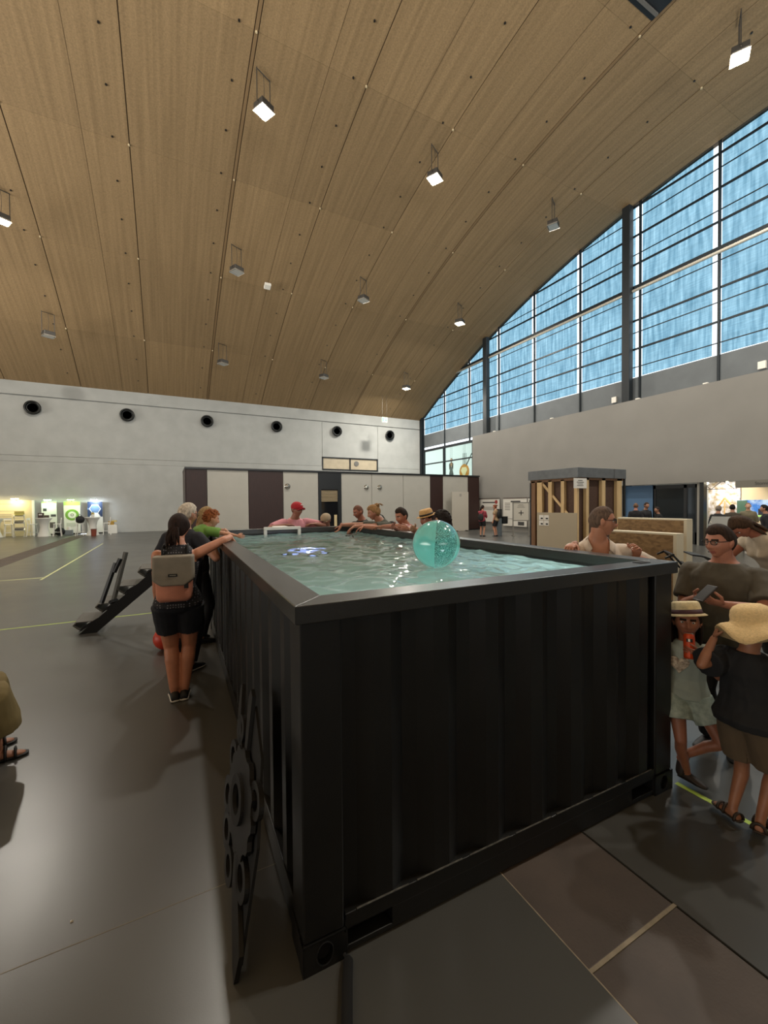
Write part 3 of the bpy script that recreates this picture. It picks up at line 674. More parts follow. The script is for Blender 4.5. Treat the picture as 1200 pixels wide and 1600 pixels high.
for a, b_ in (((da, .1), (da + .16, 2.75)), ((db - .2, .1), (db, 2.75)), ((da + .16, .1), (db - .2, .25)), ((da + .16, 2.62), (db - .2, 2.75))): dr.box2((a[0], -.03, a[1]), (b_[0], .145, b_[1]))
dr = dr.build('door', blk, cab)
MB().box2((da + .16, .05, .25), (db - .2, .07, 2.62)).build('pane', mat('door_glass', '#15171a', .06, spec=.8), dr)
bn = mat('blind_slat', '#9b8a6c', .5)
for k in range(7): MB().box2((da + .18, .02, 1.95 + k * .09), (db - .22, .05, 1.95 + k * .09 + .06)).build('blind_slat', bn, dr)
gl_ = emit('reflected_lamp', '#e0c9a0', .25)
MB().box2((db - .42, .03, .4), (db - .26, .05, 1.2)).build('curtain', mat('curtain_cream', '#c9b78e', .8), dr)
chrome = mat('chrome', '#b9b9b4', .12, 1.0)
for x in (6.16, 11.19, 12.14):
    l = MB().lathe([(.001, .12), (.05, .115), (.09, .09), (.115, .05), (.12, .0), (.15, .0), (.15, -.02)], 20).build('wall_lamp', chrome, cab, smooth=True, loc=(x * K_, -.02, 2.76), rot=(R(90), 0, 0))
# loose white panel leaning in front of the cabin
pn = thing('white_panel', 'tall plain white panel standing in front of the cabin\'s right end', 'panel', (16.55, 21.35, 0), 0)
MB().box((0, 0, 1.26), (1.28, .06, 2.5)).build('board', mat('panel_white', '#b5b0a5', .6), pn, bevel=.004)
MB().box((0, -.034, 2.3), (.16, .006, .18)).build('paper_label', mat('paper_grey', '#9a9690', .7), pn)
for s in (-.4, .4): MB().box((s, .0, .03), (.06, .5, .06)).build('foot', lampgrey, pn)
# ---------------------------------------------------------------- timber wall model
def wood(n, c1, c2): return mat(n, c1, .65, col2=c2, scale=3, stretch=(6, 6, .5), detail=6)
pine = wood('pine_stud', '#c9b083', '#b3946a'); pine_d = wood('brown_stud', '#7a5a40', '#65482f'); osb_d = mat('dark_fibreboard', '#4a352a', .8, var=.15, scale=14)
zinc = mat('zinc_sheet', '#6c7073', .45, .5, var=.12, scale=5)
tbx = thing('timber_wall_model', 'timber stud wall mock-up under a grey zinc roof edge', 'mock-up', (11.64, 9.0, 0))
TX, TY, TZ = 2.37, 1.93, 2.91
MB().box2((-.06, -.06, 2.59), (TX + .06, TY + .06, TZ)).build('roof_edge', zinc, tbx, bevel=.006)
MB().box2((TX * .75, -.066, 2.6), (TX * .75 + .012, -.058, TZ)).build('roof_joint', lampgrey, tbx)
for x, wd in ((0, .09), (.44, .13), (1.23, .18), (2.03, .26)): MB().box2((x, 0, 0), (x + wd, .12, 2.59)).build('stud', pine, tbx, bevel=.004)
for y, wd, m in ((1.72, .18, pine_d), (1.42, .22, pine), (1.0, .15, pine), (.5, .13, pine)): MB().box2((0, y, 0), (.12, y + wd, 2.55)).build('stud', m if m is pine_d else pine, tbx, bevel=.004)
MB().tube([(.06, 1.5, 2.5), (.06, .42, 1.42)], .05, 4).build('brace', pine, tbx)
MB().box2((.0, .0, 2.50), (.12, TY, 2.59)).build('top_plate', pine_d, tbx); MB().box2((.12, 0, 2.52), (TX, .12, 2.59)).build('top_plate', pine_d, tbx)
MB().box2((.13, .14, .05), (TX, .17, 2.55)).build('backing_board', osb_d, tbx); MB().box2((.13, .17, .05), (.16, TY, 2.55)).build('backing_board', osb_d, tbx)
MB().box2((.13, .17, 0), (TX, TY, .06)).build('base', pine_d, tbx)
MB().box2((-.02, .0, .0), (.0, 1.62, 1.45)).build('cladding_board', mat('greige_board', '#9c917c', .7), tbx)
MB().box2((-.012, TY - .03, 0), (.1, TY + .03, 2.5)).build('edge_post', mat('anthracite_post', '#24272b', .5), tbx)
MB().box2((TX + .02, -.02, 1.3), (TX + .09, .03, 2.62)).build('edge_strip', blk, tbx)
paper = mat('paper_white', '#cfccc5', .7)
MB().box((.05, -.072, 2.40), (.62, .004, .32)).build('notice', paper, tbx)
ink = mat('ink_black', '#1c1c1c', .8)
for i, w_ in enumerate((.22, .34, .26, .3)): MB().box((.05, -.076, 2.49 - i * .055), (w_, .002, .018)).build('notice_line', ink, tbx)
for y, z in ((1.42, 1.27), (1.2, 1.27), (1.42, 1.08), (1.2, 1.08)):
    p = MB().box((-.024, y, z), (.004, .2, .17)).build('info_sheet', paper, tbx)
    MB().box((-.027, y - .02, z - .03), (.002, .1, .05)).build('picture', ink, p)
# ---------------------------------------------------------------- chipboard display walls
def osb_mat():
    m = bpy.data.materials.new('osb_board'); m.use_nodes = True; nt = m.node_tree; N = nt.nodes; L = nt.links; b = N['Principled BSDF']
    tc = N.new('ShaderNodeTexCoord'); v = N.new('ShaderNodeTexVoronoi'); v.inputs['Scale'].default_value = 22; mp = N.new('ShaderNodeMapping'); mp.inputs['Scale'].default_value = (1, .7, 1.4); L.new(tc.outputs['Object'], mp.inputs[0]); L.new(mp.outputs[0], v.inputs['Vector'])
    rp = N.new('ShaderNodeValToRGB'); rp.color_ramp.elements[0].color = (*lin('#6f5537'), 1); rp.color_ramp.elements[1].color = (*lin('#9a7c54'), 1); L.new(v.outputs['Color'], rp.inputs[0]); L.new(rp.outputs[0], b.inputs['Base Color']); b.inputs['Roughness'].default_value = .7
    return m
osb = osb_mat(); cream = mat('cream_edge', '#cfc6ae', .6)
def osb_wall(x, y0, y1, h_, label):
    t = thing('chipboard_wall', label, 'display wall', (x, y0, 0), 0)
    MB().box2((0, 0.05, .02), (.03, y1 - y0, h_ - .03)).build('board', osb, t)
    MB().box2((.16, 0.05, .02), (.19, y1 - y0, h_ - .03)).build('board', osb, t)
    MB().box2((0, 0, h_ - .03), (.19, y1 - y0, h_)).build('cap', cream, t, bevel=.003)
    MB().box2((-.002, 0, 0), (.192, .05, h_ - .03)).build('end_post', cream, t)
    MB().box2((.03, .05, 0), (.16, y1 - y0, .05)).build('sole_plate', pine_d, t)
    return t
osb_wall(7.0, 3.64, 4.75, 1.295, 'lower chipboard display wall with cream edge behind the man in white')
osb_wall(8.3, 4.15, 5.45, 1.475, 'taller chipboard display wall with cream top edge behind the lower one')
# ---------------------------------------------------------------- opening in the partition: stands behind it
bl_ = thing('blue_panel', 'plain blue display wall beneath the beige partition', 'panel', (19.42, 11.55, 0))
MB().box2((0, -.5, 0), (.1, .9, 2.53)).build('board', mat('blue_board', '#4d6d8f', .6), bl_)
gz = thing('black_glass_front', 'black framed glass front beneath the beige partition', 'shopfront', (19.42, 9.3, 0))
for a, b_ in (((-.0, 0), (.1, 2.5)), ((.42, 0), (.54, 2.5)), ((1.68, 0), (1.8, 2.5))): MB().box2((0, a[0], a[1]), (.1, b_[0], b_[1])).build('post', blk, gz)
MB().box2((0, 0, 2.36), (.1, 1.8, 2.52)).build('head_rail', blk, gz); MB().box2((0, 0, 0), (.1, 1.8, .5)).build('kick_panel', blk, gz)
MB().box2((.03, .1, .5), (.05, .42, 2.36)).build('pane', mat('dark_glass', '#20262a', .05, spec=.9), gz); MB().box2((.03, .54, .5), (.05, 1.68, 2.36)).build('pane', mat('dark_glass', '#20262a', .05, spec=.9), gz)
tag(MB().box2((19.1, 9.08, 0), (19.3, 9.18, 2.55)).build('trim_4', mat('grey_post', '#8c8a82', .5)), kind='structure')
tag(MB().box2((19.05, 8.92, 0), (19.3, 9.07, 2.55)).build('trim_5', blk), kind='structure')
# lit photo wall with a gabled timber house
ph_ = thing('photo_wall', 'lit photo wall showing a gabled timber frame house among trees', 'poster', (21.0, 8.5, 0))
def picture_mat(nm, c1, c2, sc_):
    m = bpy.data.materials.new(nm); m.use_nodes = True; nt = m.node_tree; N = nt.nodes; L = nt.links; b = N['Principled BSDF']
    tc = N.new('ShaderNodeTexCoord'); n = N.new('ShaderNodeTexNoise'); n.inputs['Scale'].default_value = sc_; n.inputs['Detail'].default_value = 6; L.new(tc.outputs['Object'], n.inputs['Vector'])
    rp = N.new('ShaderNodeValToRGB'); rp.color_ramp.elements[0].position = .36; rp.color_ramp.elements[1].position = .62; rp.color_ramp.elements[0].color = (*lin(c1), 1); rp.color_ramp.elements[1].color = (*lin(c2), 1); L.new(n.outputs['Fac'], rp.inputs[0]); L.new(rp.outputs[0], b.inputs['Base Color']); b.inputs['Roughness'].default_value = .5
    return m
MB().box2((0, .0, 0), (.06, 1.15, 2.75)).build('board', picture_mat('photo_trees', '#8d7d5c', '#cfcfd6', 5), ph_)
hw = mat('photo_timber', '#e0ae62', .5)
def pbar(a, b_, w_, m, nm='house_print'): MB().tube([(-.004, a[0], a[1]), (-.004, b_[0], b_[1])], w_, 4).build(nm, m, ph_)
pbar((.78, 1.55), (.55, 1.92), .035, hw); pbar((.55, 1.92), (.25, 1.55), .035, hw); pbar((.3, 1.6), (.3, 1.1), .03, hw); pbar((.74, 1.55), (.74, 1.1), .03, hw); pbar((.55, 1.8), (.55, 1.1), .02, hw); pbar((.2, 1.1), (.8, 1.08), .03, hw)
pwl = thing('poster_strip', 'narrow white text poster left of the lit house photo', 'poster', (20.9, 9.75, 0))
MB().box2((0, 0, 0.), (.05, .36, 2.6)).build('board', paper, pwl)
for k in range(5): MB().box2((-.004, .06, 1.6 + k * .1), (.0, .28, 1.64 + k * .1)).build('text_line', mat('grey_ink', '#77756f', .8), pwl)
hb = thing('fascia_board', 'grey fascia board with dark lettering above the blue screen', 'sign', (18.95, 5.5, 2.28))
MB().box2((-.03, 0, 0), (0.0, 2.32, .27)).build('board', mat('fascia_grey', '#6f6c64', .7), hb)
text('Stommel', .16, mat('fascia_ink', '#3c3b38', .7), hb, (-.034, 1.45, .14), (R(90), 0, R(-90)))
scb = thing('wide_screen', 'wide bright screen showing a blue sky and a dark house', 'screen', (20.95, 6.4, 1.15))
def screen_mat():
    m = bpy.data.materials.new('screen_picture'); m.use_nodes = True; nt = m.node_tree; N = nt.nodes; L = nt.links; b = N['Principled BSDF']
    tc = N.new('ShaderNodeTexCoord'); n = N.new('ShaderNodeTexNoise'); n.inputs['Scale'].default_value = 3.5; n.inputs['Detail'].default_value = 5; L.new(tc.outputs['Object'], n.inputs['Vector'])
    rp = N.new('ShaderNodeValToRGB'); rp.color_ramp.elements[0].position = .4; rp.color_ramp.elements[1].position = .6; rp.color_ramp.elements[0].color = (*lin('#3f86d8'), 1); rp.color_ramp.elements[1].color = (*lin('#cfe4f6'), 1); L.new(n.outputs['Fac'], rp.inputs[0]); L.new(rp.outputs[0], b.inputs['Emission Color']); b.inputs['Emission Strength'].default_value = 1.0; b.inputs['Base Color'].default_value = (0, 0, 0, 1)
    return m
MB().box2((0, 0, 0), (.06, 2.2, .68)).build('display', screen_mat(), scb)
MB().box2((-.004, .2, .06), (0, 1.5, .32)).build('house_image', emit('screen_house', '#232630', .6), scb); MB().box2((-.006, .75, .06), (-.001, .86, .3)).build('light_image', emit('screen_white', '#f2f4ff', 1.2), scb); MB().box2((-.005, 0, .0), (-.001, 2.2, .07)).build('lawn_image', emit('screen_lawn', '#9cc26a', .8), scb)
MB().box2((-.004, 1.85, .1), (0, 2.2, .66)).build('tree_image', emit('screen_tree', '#2f4a3a', .6), scb)
bk = thing('back_wall_cream', 'cream display wall behind the screen and the bald man', 'display wall', (21.06, 5.0, 0)); MB().box2((.0, 0, 0), (.08, 3.52, 2.75)).build('board', mat('cream_wall', '#c9b795', .7), bk)
lw_ = MB().box2((21.2, -4, 0), (21.3, 19, 6.6)).build('wall_stand', concrete); tag(lw_, kind='structure')
tr = thing('lighting_truss', 'thin black lighting rail with small spots above the house photo', 'lamp', (20.0, 8.2, 2.5))
for a, b_ in (((0, 0, .12), (0, 1.6, .12)), ((0, 0, -.22), (0, 1.6, -.22)), ((0, .1, -.22), (0, .5, .12)), ((0, .5, .12), (0, .9, -.22)), ((0, .9, -.22), (0, 1.3, .12))): MB().tube([a, b_], .012, 6).build('rail', blk, tr)
for y in (.1, 1.5): MB().tube([(0, y, .12), (0, y, .32), (1.2, y, .32)], .012, 5).build('bracket_arm', blk, tr)
for y in (.35, 1.05):
    MB().cyl((0, y, .10), (.05, y, .02), .03, .045).build('spot', litm, tr)
    l = bpy.data.lights.new('stand_spot', 'SPOT'); l.energy = 160; l.spot_size = R(110); l.spot_blend = .6; l.color = (1, .9, .75); l.shadow_soft_size = .05
    o = bpy.data.objects.new('stand_spot', l); link(o, tr); o.location = (.02, y, 0); o.rotation_euler = Vector((1.0, 0, -.9)).to_track_quat('-Z', 'Y').to_euler()
cnt = thing('stand_counter', 'white counter in front of the bright screen stand', 'counter', (17.6, 6.3, 0)); MB().box2((-.25, -.6, 0), (.25, .6, .98)).build('body', paper, cnt, bevel=.01); MB().box2((-.3, -.65, .98), (.3, .65, 1.03)).build('top', wht, cnt)
# ---------------------------------------------------------------- folding zig-zag brochure stand, bin table, pushchair
bs = thing('folding_stand', 'white folding zigzag brochure stand behind the man in grey', 'stand', (8.3, 3.62, 0), R(10)); bs.scale = (.72, .72, 1.05)
al = mat('white_aluminium', '#d6d6d2', .35, .3); shelfm = mat('grey_shelf', '#63645f', .5)
for k in range(3):
    z0 = .12 + k * .42
    for s in (-1, 1):
        MB().tube([(s * .04 - .02, -.2, z0), (s * .04 - .02, .2, z0 + .42)], .012, 6).build('strut', al, bs); MB().tube([(s * .04 - .02, .2, z0), (s * .04 - .02, -.2, z0 + .42)], .012, 6).build('strut', al, bs)
    MB().box((0, 0, z0 + .42), (.34, .44, .02), rot=Matrix.Rotation(R(-25), 3, 'Y')).build('tray', shelfm, bs)
for s in (-1, 1): MB().box((0, s * .2, .06), (.4, .03, .12)).build('foot', al, bs)
dt = thing('covered_table', 'low table under a dark cloth at the right edge', 'table', (7.6, 2.0, 0), R(-30))
MB().box2((-.5, -.5, 0), (.5, .5, .92)).build('cloth', mat('dark_cloth', '#15181a', .8, bump=.2, bscale=8), dt, bevel=.02); MB().box2((-.45, -.45, .92), (.45, .45, .94)).build('paper_top', paper, dt); MB().box2((-.51, .1, .5), (-.5, .3, .85)).build('green_leaflet', mat('green_leaflet', '#4f8f55', .6), dt)
pc = thing('pushchair', 'dark pushchair parked behind the right corner of the pool', 'pushchair', (6.75, 3.12, 0), R(40))
fabric = mat('pushchair_fabric', '#24282b', .8); tubem = mat('pushchair_tube', '#2c2f31', .35, .6); rub = mat('rubber', '#101010', .8)
MB().tube([(-.25, .55, 1.0), (-.25, .45, 1.05), (.25, .45, 1.05), (.25, .55, 1.0)], .016, 8).build('handlebar', tubem, pc)
for s in (-1, 1):
    MB().tube([(s * .25, .45, 1.04), (s * .26, .0, .5), (s * .26, -.45, .13)], .014, 8).build('frame_tube', tubem, pc); MB().tube([(s * .26, .0, .52), (s * .28, .38, .14)], .014, 8).build('frame_tube', tubem, pc)
    for y, r in ((.38, .13), (-.45, .1)):
        wv_ = MB().tube([(s * .3, y + r * math.cos(t), r + .022 + r * math.sin(t)) for t in [i * math.pi / 9 for i in range(19)]], .022, 6, caps=False).build('wheel', rub, pc, smooth=True)
        MB().cyl((s * .285, y, r + .022), (s * .315, y, r + .022), .05, n=12).build('hub', al, wv_)
MB().loft([[(x, -.2, .42), (x, .1, .4), (x, .28, .9), (x, .25, .92), (x, .06, .45), (x, -.2, .46)] for x in (-.22, .22)]).build('seat', fabric, pc, bevel=.01)
g = MB(); g.loft([[(x, .22 - .42 * math.sin(t), .72 + .34 * math.cos(t)) for t in [i * R(100) / 8 for i in range(9)]] + [(x, .22 - .40 * math.sin(t), .72 + .32 * math.cos(t)) for t in [i * R(100) / 8 for i in range(8, -1, -1)]] for x in (-.23, .23)]).build('hood', fabric, pc)
MB().box2((-.2, -.1, .2), (.2, .25, .24)).build('basket', fabric, pc)
# ---------------------------------------------------------------- posters along the partition, pedestal, standing sign
def poster(name, label, x, y0, y1, z0, z1, rows, extra=None, bar=True):
    t = thing(name, label, 'poster', (x, y0, 0))
    MB().box2((0, 0, z0), (.03, y1 - y0, z1)).build('board', mat('poster_paper', '#c3c0b8', .7), t)
    if bar: MB().box2((-.01, 0, z1 - .05), (.04, y1 - y0, z1)).build('top_bar', mat('bar_brown', '#3e2d26', .5), t)
    for (a, b_, z, h_, m) in rows: MB().box2((-.004, a, z), (0, b_, z + h_)).build('text_line', m, t)
    return t
gi = mat('grey_ink', '#77756f', .8); di = mat('dark_ink', '#3b3a39', .8); ri = mat('red_ink', '#8c2f2b', .7)
p1_ = poster('wall_poster', 'tall pale poster with a red dot behind the woman in red', 18.85, 20.3, 22.6, .55, 2.1, [(.4, 1.6, 1.78, .08, di), (.5, 1.9, 1.5, .03, gi), (.5, 1.7, 1.42, .03, gi), (.5, 1.8, 1.34, .03, gi)])
MB().prism([(.28 + .13 * math.cos(t), 1.85 + .13 * math.sin(t)) for t in [i * .5236 for i in range(12)]], -.006, 0, 'x').build('red_dot', ri, p1_)
poster('wall_poster', 'wide pale poster with a tower drawing left of the standing sign', 18.85, 18.0, 19.95, .35, 2.1, [(.5, 1.3, 1.82, .09, di)] + [(1.35, 1.8, 1.35 + k * .1, .04, gi) for k in range(5)] + [(.2, .65, 1.0 + k * .1, .03, gi) for k in range(7)] + [(.95, 1.05, .95, .6, di), (.1, 1.85, .78, .03, gi), (.2, .7, .42, .22, di)])
poster('wall_poster', 'narrow pale poster with big dark title behind the standing sign', 18.85, 17.2, 17.9, .35, 2.1, [(.1, .6, 1.8, .14, di), (.1, .5, 1.5, .03, gi), (.1, .55, .5, .03, gi)])
pd = thing('pedestal', 'grey cylindrical pedestal with a black box on top behind the pool', 'pedestal', (16.0, 17.35, 0))
MB().cyl((0, 0, 0), (0, 0, .95), .22, n=24).build('column', mat('pedestal_grey', '#5d666c', .4), pd, smooth=False); MB().box((0, 0, 1.2), (.34, .3, .5)).build('black_box', blk, pd, bevel=.01); MB().box((.35, -.1, .85), (.34, .25, .4)).build('side_box', blk, pd, bevel=.01)
ss = thing('standing_sign', 'grey framed sign on two legs with a black cross arrow', 'sign', (16.7, 16.35, 0), R(-30))
for s in (-.42, .42): MB().box((s, 0, .9), (.05, .05, 1.8)).build('leg', mat('sign_alu', '#7b7971', .4, .4), ss)
MB().box((0, 0, 1.34), (.8, .03, .95)).build('board', mat('sign_face', '#aaa69b', .6), ss); MB().box((0, 0, 1.8), (.9, .05, .05)).build('top_rail', mat('sign_alu', '#7b7971', .4, .4), ss); MB().box((0, 0, .84), (.9, .05, .05)).build('bottom_rail', mat('sign_alu', '#7b7971', .4, .4), ss)
for d in ((.26, .04), (.04, .26)): MB().box((0, -.02, 1.25), (d[0], .006, d[1])).build('cross', ink, ss)
for k in range(3): MB().box((0, -.02, 1.55 + k * .07), (.4 - .08 * k, .006, .02)).build('text_line', gi, ss)
for s in (-.42, .42): MB().box((s, 0, .02), (.06, .5, .04)).build('foot', mat('sign_alu', '#7b7971', .4, .4), ss)
# ---------------------------------------------------------------- lit displays by the end wall on the left
def disp_lamp(par, x, z, col, e, y=-.35):
    MB().tube([(x, .0, z - .03), (x, y, z + .08)], .012, 6).build('lamp_arm', lampgrey, par)
    MB().box((x, y, z + .08), (.34, .14, .05)).build('lamp_head', emit('display_lamp_' + col, col, 9), par)
    l = bpy.data.lights.new('display_lamp_light', 'AREA'); l.shape = 'RECTANGLE'; l.size = .34; l.size_y = .12; l.energy = e * .6; l.color = lin(col)
    o = bpy.data.objects.new('display_lamp_light', l); link(o, par); o.location = (x, y, z + .04); o.rotation_euler = Vector((0, .55, -.85)).to_track_quat('-Z', 'Y').to_euler()
DY = 32.95
dA = thing('display_wall', 'wide cream display wall with thin grey lines, lit yellow', 'display wall', (-7.46, DY, 0))
MB().box2((-4.2, 0, 0), (0, .08, 2.2)).build('board', mat('display_cream', '#cfc6a4', .6), dA); MB().box2((-.02, -.03, 0), (.09, .12, 2.2)).build('edge_post', wp, dA)
for k in range(3): MB().box2((-2.6 + .2 * k, -.004, 1.95 - .42 * k), (-.4, 0, 1.97 - .42 * k)).build('text_line', gi, dA)
for k in range(5): MB().box2((-1.6, -.004, .9 + k * .1), (-1.0, 0, .93 + k * .1)).build('text_line', gi, dA)
disp_lamp(dA, -.75, 2.2, '#ffe9a8', 45); disp_lamp(dA, -2.0, 2.2, '#ffe9a8', 45)
def wpost(name, label, x0, x1, lampcol, e):
    t = thing(name, label, 'poster', ((x0 + x1) / 2, DY, 0)); MB().box2(((x0 - x1) / 2, 0, .03), ((x1 - x0) / 2, .05, 2.1)).build('board', mat('rollup_white', '#d5d7cf', .6), t)
    MB().box(((0, .03, .04)), (x1 - x0, .25, .08)).build('foot', lampgrey, t); disp_lamp(t, 0, 2.12, lampcol, e); return t
dB = wpost('rollup_banner', 'white roll-up banner with small dark product pictures', -7.02, -6.26, '#d9ffd9', 22)
MB().box2((-.37, -.006, 2.0), (.37, 0, 2.09)).build('header', mat('green_print', '#9fc56c', .6), dB); MB().box2((-.3, -.006, .9), (.0, 0, 1.25)).build('photo', mat('photo_dark', '#3b2a26', .6), dB); MB().box2((.08, -.006, 1.15), (.34, 0, 1.3)).build('photo', mat('photo_dark2', '#3f3f3f', .6), dB); MB().box2((-.3, -.006, 1.5), (-.12, 0, 1.68)).build('photo', mat('photo_dark2', '#3f3f3f', .6), dB); MB().box2((.02, -.006, .45), (.3, 0, .8)).build('photo', mat('photo_dark3', '#55504c', .6), dB)
dC = wpost('rollup_banner', 'white roll-up banner with a large green ring', -5.9, -5.04, '#d9ff9c', 22)
MB().box2((-.43, -.006, 1.86), (.43, 0, 2.09)).build('header', mat('green_print', '#9fc56c', .6), dC)
def ring(par, r0, r1, cz_, m, nm):
    n = 28; vs = [(r * math.cos(2 * math.pi * i / n), -.006, cz_ + r * math.sin(2 * math.pi * i / n)) for r in (r0, r1) for i in range(n)]
    MB().add(vs, [(i, (i + 1) % n, n + (i + 1) % n, n + i) for i in range(n)]).build(nm, m, par)
ring(dC, .22, .36, 1.25, mat('ring_green', '#6f9a3c', .6), 'green_ring'); ring(dC, .05, .09, 1.25, gi, 'inner_ring')
MB().box2((-.3, -.006, .5), (.3, 0, .75)).build('text_block', mat('pale_print', '#b9bdb2', .7), dC)
dD = wpost('rollup_banner', 'roll-up banner with a dark blue honeycomb photo', -4.66, -3.83, '#eaf4ff', 60)
MB().box2((-.41, -.004, 1.1), (.41, 0, 2.09)).build('photo', mat('night_blue', '#1c2f4c', .5), dD)
def hexa(cx_, cz_, r, m, nm, d): MB().prism([(cx_ + r * math.cos(R(60) * i), cz_ + r * math.sin(R(60) * i)) for i in range(6)], -d, 0, 'y').build(nm, m, dD)
hexa(0, 1.62, .32, mat('rollup_white', '#d5d7cf', .6), 'hexagon', .008); hexa(0, 1.62, .29, mat('hex_photo', '#55708f', .5), 'hexagon', .011); hexa(0, 1.06, .32, mat('rollup_white', '#d5d7cf', .6), 'hexagon', .009); hexa(-.48 + .1, 1.62, .06, mat('hex_photo', '#55708f', .5), 'hexagon', .012)
# high tables in white stretch covers
cover = mat('stretch_cover', '#d2d3cd', .7, bump=.05, bscale=6)
def bar_table(x, y, label):
    t = thing('bar_table', label, 'table', (x, y, 0), 0, 'high tables by the displays')
    MB().lathe([(.36, 0), (.34, .03), (.24, .3), (.2, .55), (.25, .85), (.38, 1.06), (.40, 1.09)], 24, wave=None).build('stretch_cover', cover, t, smooth=True)
    MB().lathe([(.001, 1.09), (.405, 1.09), (.405, 1.115), (.001, 1.118)], 24).build('tabletop', wp, t); return t
bar_table(-9.0, 32.1, 'white covered bar table cut by the left edge of the photo'); bar_table(-6.62, 31.6, 'white covered bar table in front of the product banner'); bar_table(-4.15, 31.1, 'white covered bar table in front of the honeycomb banner')
def stool(x, y, rz, label):
    t = thing('bar_stool', label, 'stool', (x, y, 0), rz, 'white stools by the displays')
    MB().box((0, 0, .74), (.36, .36, .04)).build('seat', wp, t, bevel=.01)
    for sx in (-1, 1):
        for sy in (-1, 1): MB().tube([(sx * .14, sy * .14, .72), (sx * .2, sy * .2, 0)], .018, 6).build('leg', wp, t)
        MB().tube([(sx * .15, .17, .74), (sx * .16, .2, 1.1)], .015, 6).build('back_post', wp, t)
    MB().box((0, .2, 1.05), (.36, .03, .12)).build('backrest', wp, t, bevel=.008)
    MB().tube([(-.185, -.185, .25), (.185, -.185, .25), (.185, .185, .25), (-.185, .185, .25), (-.185, -.185, .25)], .012, 6).build('footrest', al, t)
    return t
stool(-8.45, 32.3, .4, 'white bar stool right of the bar table at the left edge'); stool(-7.25, 31.9, 1.3, 'white bar stool left of the middle bar table'); stool(-5.95, 31.4, -1.5, 'white bar stool right of the middle bar table'); stool(-4.75, 30.9, 1.5, 'white bar stool left of the honeycomb bar table'); stool(-3.4, 31.0, -1.5, 'white bar stool right of the honeycomb bar table')
rk = thing('brochure_rack', 'narrow zigzag brochure rack with leaflets before the cream display wall', 'rack', (-7.85, 31.9, 0))
for k in range(3):
    MB().box((0, 0, .45 + k * .42), (.5, .28, .02), rot=Matrix.Rotation(R(30), 3, 'X')).build('tray', al, rk); MB().box((0, -.03, .5 + k * .42), (.4, .22, .02), rot=Matrix.Rotation(R(35), 3, 'X')).build('leaflet', mat(('leaf_a', 'leaf_b', 'leaf_c')[k], ('#4c4c4c', '#3a3a38', '#b9b060')[k], .6), rk)
    for s in (-1, 1): MB().tube([(s * .24, -.14, .06 + k * .42), (s * .24, .14, .46 + k * .42)], .012, 6).build('strut', al, rk); MB().tube([(s * .24, .14, .06 + k * .42), (s * .24, -.14, .46 + k * .42)], .012, 6).build('strut', al, rk)
for s in (-1, 1): MB().box((s * .24, 0, .02), (.04, .4, .04)).build('foot', al, rk)
MB().box((0, .05, 1.42), (.46, .02, .2)).build('header', mat('leaf_c', '#b9b060', .6), rk)
bn_ = thing('waste_bin', 'small reddish brown bin under the honeycomb bar table', 'bin', (-3.98, 30.2, 0)); MB().lathe([(.001, .0), (.13, 0), (.15, .42), (.14, .42), (.125, .02), (.001, .015)], 16).build('body', mat('bin_red', '#7b3b2a', .5), bn_, smooth=False); MB().lathe([(.15, .4), (.16, .4), (.16, .43), (.15, .43)], 16).build('rim', mat('bin_rim', '#5f2d20', .5), bn_)
cr = thing('leaflet_crate', 'small white crate with yellow boxes at the right end of the displays', 'crate', (-3.25, 32.6, 0)); MB().box((0, 0, .28), (.5, .4, .56)).build('crate', wp, cr, bevel=.01); MB().box((-.08, 0, .68), (.3, .3, .24)).build('yellow_box', mat('yellow_box', '#b08d3c', .6), cr, bevel=.005); MB().box((.1, .0, .8), (.25, .25, .1)).build('yellow_box', mat('yellow_box2', '#d0be7a', .6), cr)
bag_m = mat('black_bag', '#17181a', .7, bump=.2, bscale=20)
bg_ = thing('black_bag', 'round black bag on the stool left of the honeycomb table', 'bag', (-4.75, 30.9, .765)); MB().sphere((0, 0, .22), .24, sc3=(1, .8, .95)).build('body', bag_m, bg_, smooth=True); MB().tube([(-.1, 0, .42), (0, 0, .56), (.1, 0, .42)], .015, 6).build('handle', bag_m, bg_)
fb_ = thing('black_bag', 'black bag on the floor right of the middle bar table', 'bag', (-5.9, 31.75, 0)); MB().sphere((0, 0, .26), .27, sc3=(1, .7, .95)).build('body', bag_m, fb_, smooth=True); MB().tube([(-.1, 0, .48), (0, 0, .6), (.1, 0, .48)], .015, 6).build('handle', bag_m, fb_)
pt = thing('product_model', 'small grey product model on the floor below the green ring banner', 'model', (-5.55, 32.3, 0)); MB().box((0, 0, .16), (.42, .3, .32)).build('base', mat('model_grey', '#7d8588', .5), pt, bevel=.02); MB().cyl((0, 0, .32), (0, 0, .52), .12, .08, n=14).build('dome', paper, pt)
for (x, y, z, lb) in ((-6.75, 31.55, 1.118, 'dark brown box on the middle bar table'),):
    o = thing('product_box', lb, 'box', (x, y, z)); MB().box((0, 0, .15), (.26, .2, .3)).build('carton', mat('photo_dark', '#3b2a26', .6), o, bevel=.006); MB().box((0, -.102, .2), (.16, .004, .08)).build('paper_label', paper, o)
o = thing('flower_pot', 'small yellow and white plant pot on the honeycomb bar table', 'plant', (-4.12, 31.05, 1.118)); MB().lathe([(.001, 0), (.07, 0), (.09, .14), (.08, .14), (.001, .12)], 14).build('pot', paper, o); [MB().sphere((.05 * math.cos(k), .05 * math.sin(k), .2 + .03 * (k % 3)), .045, 8, 6).build('bloom', mat('bloom_yellow', '#b9a24c', .7), o) for k in range(6)]
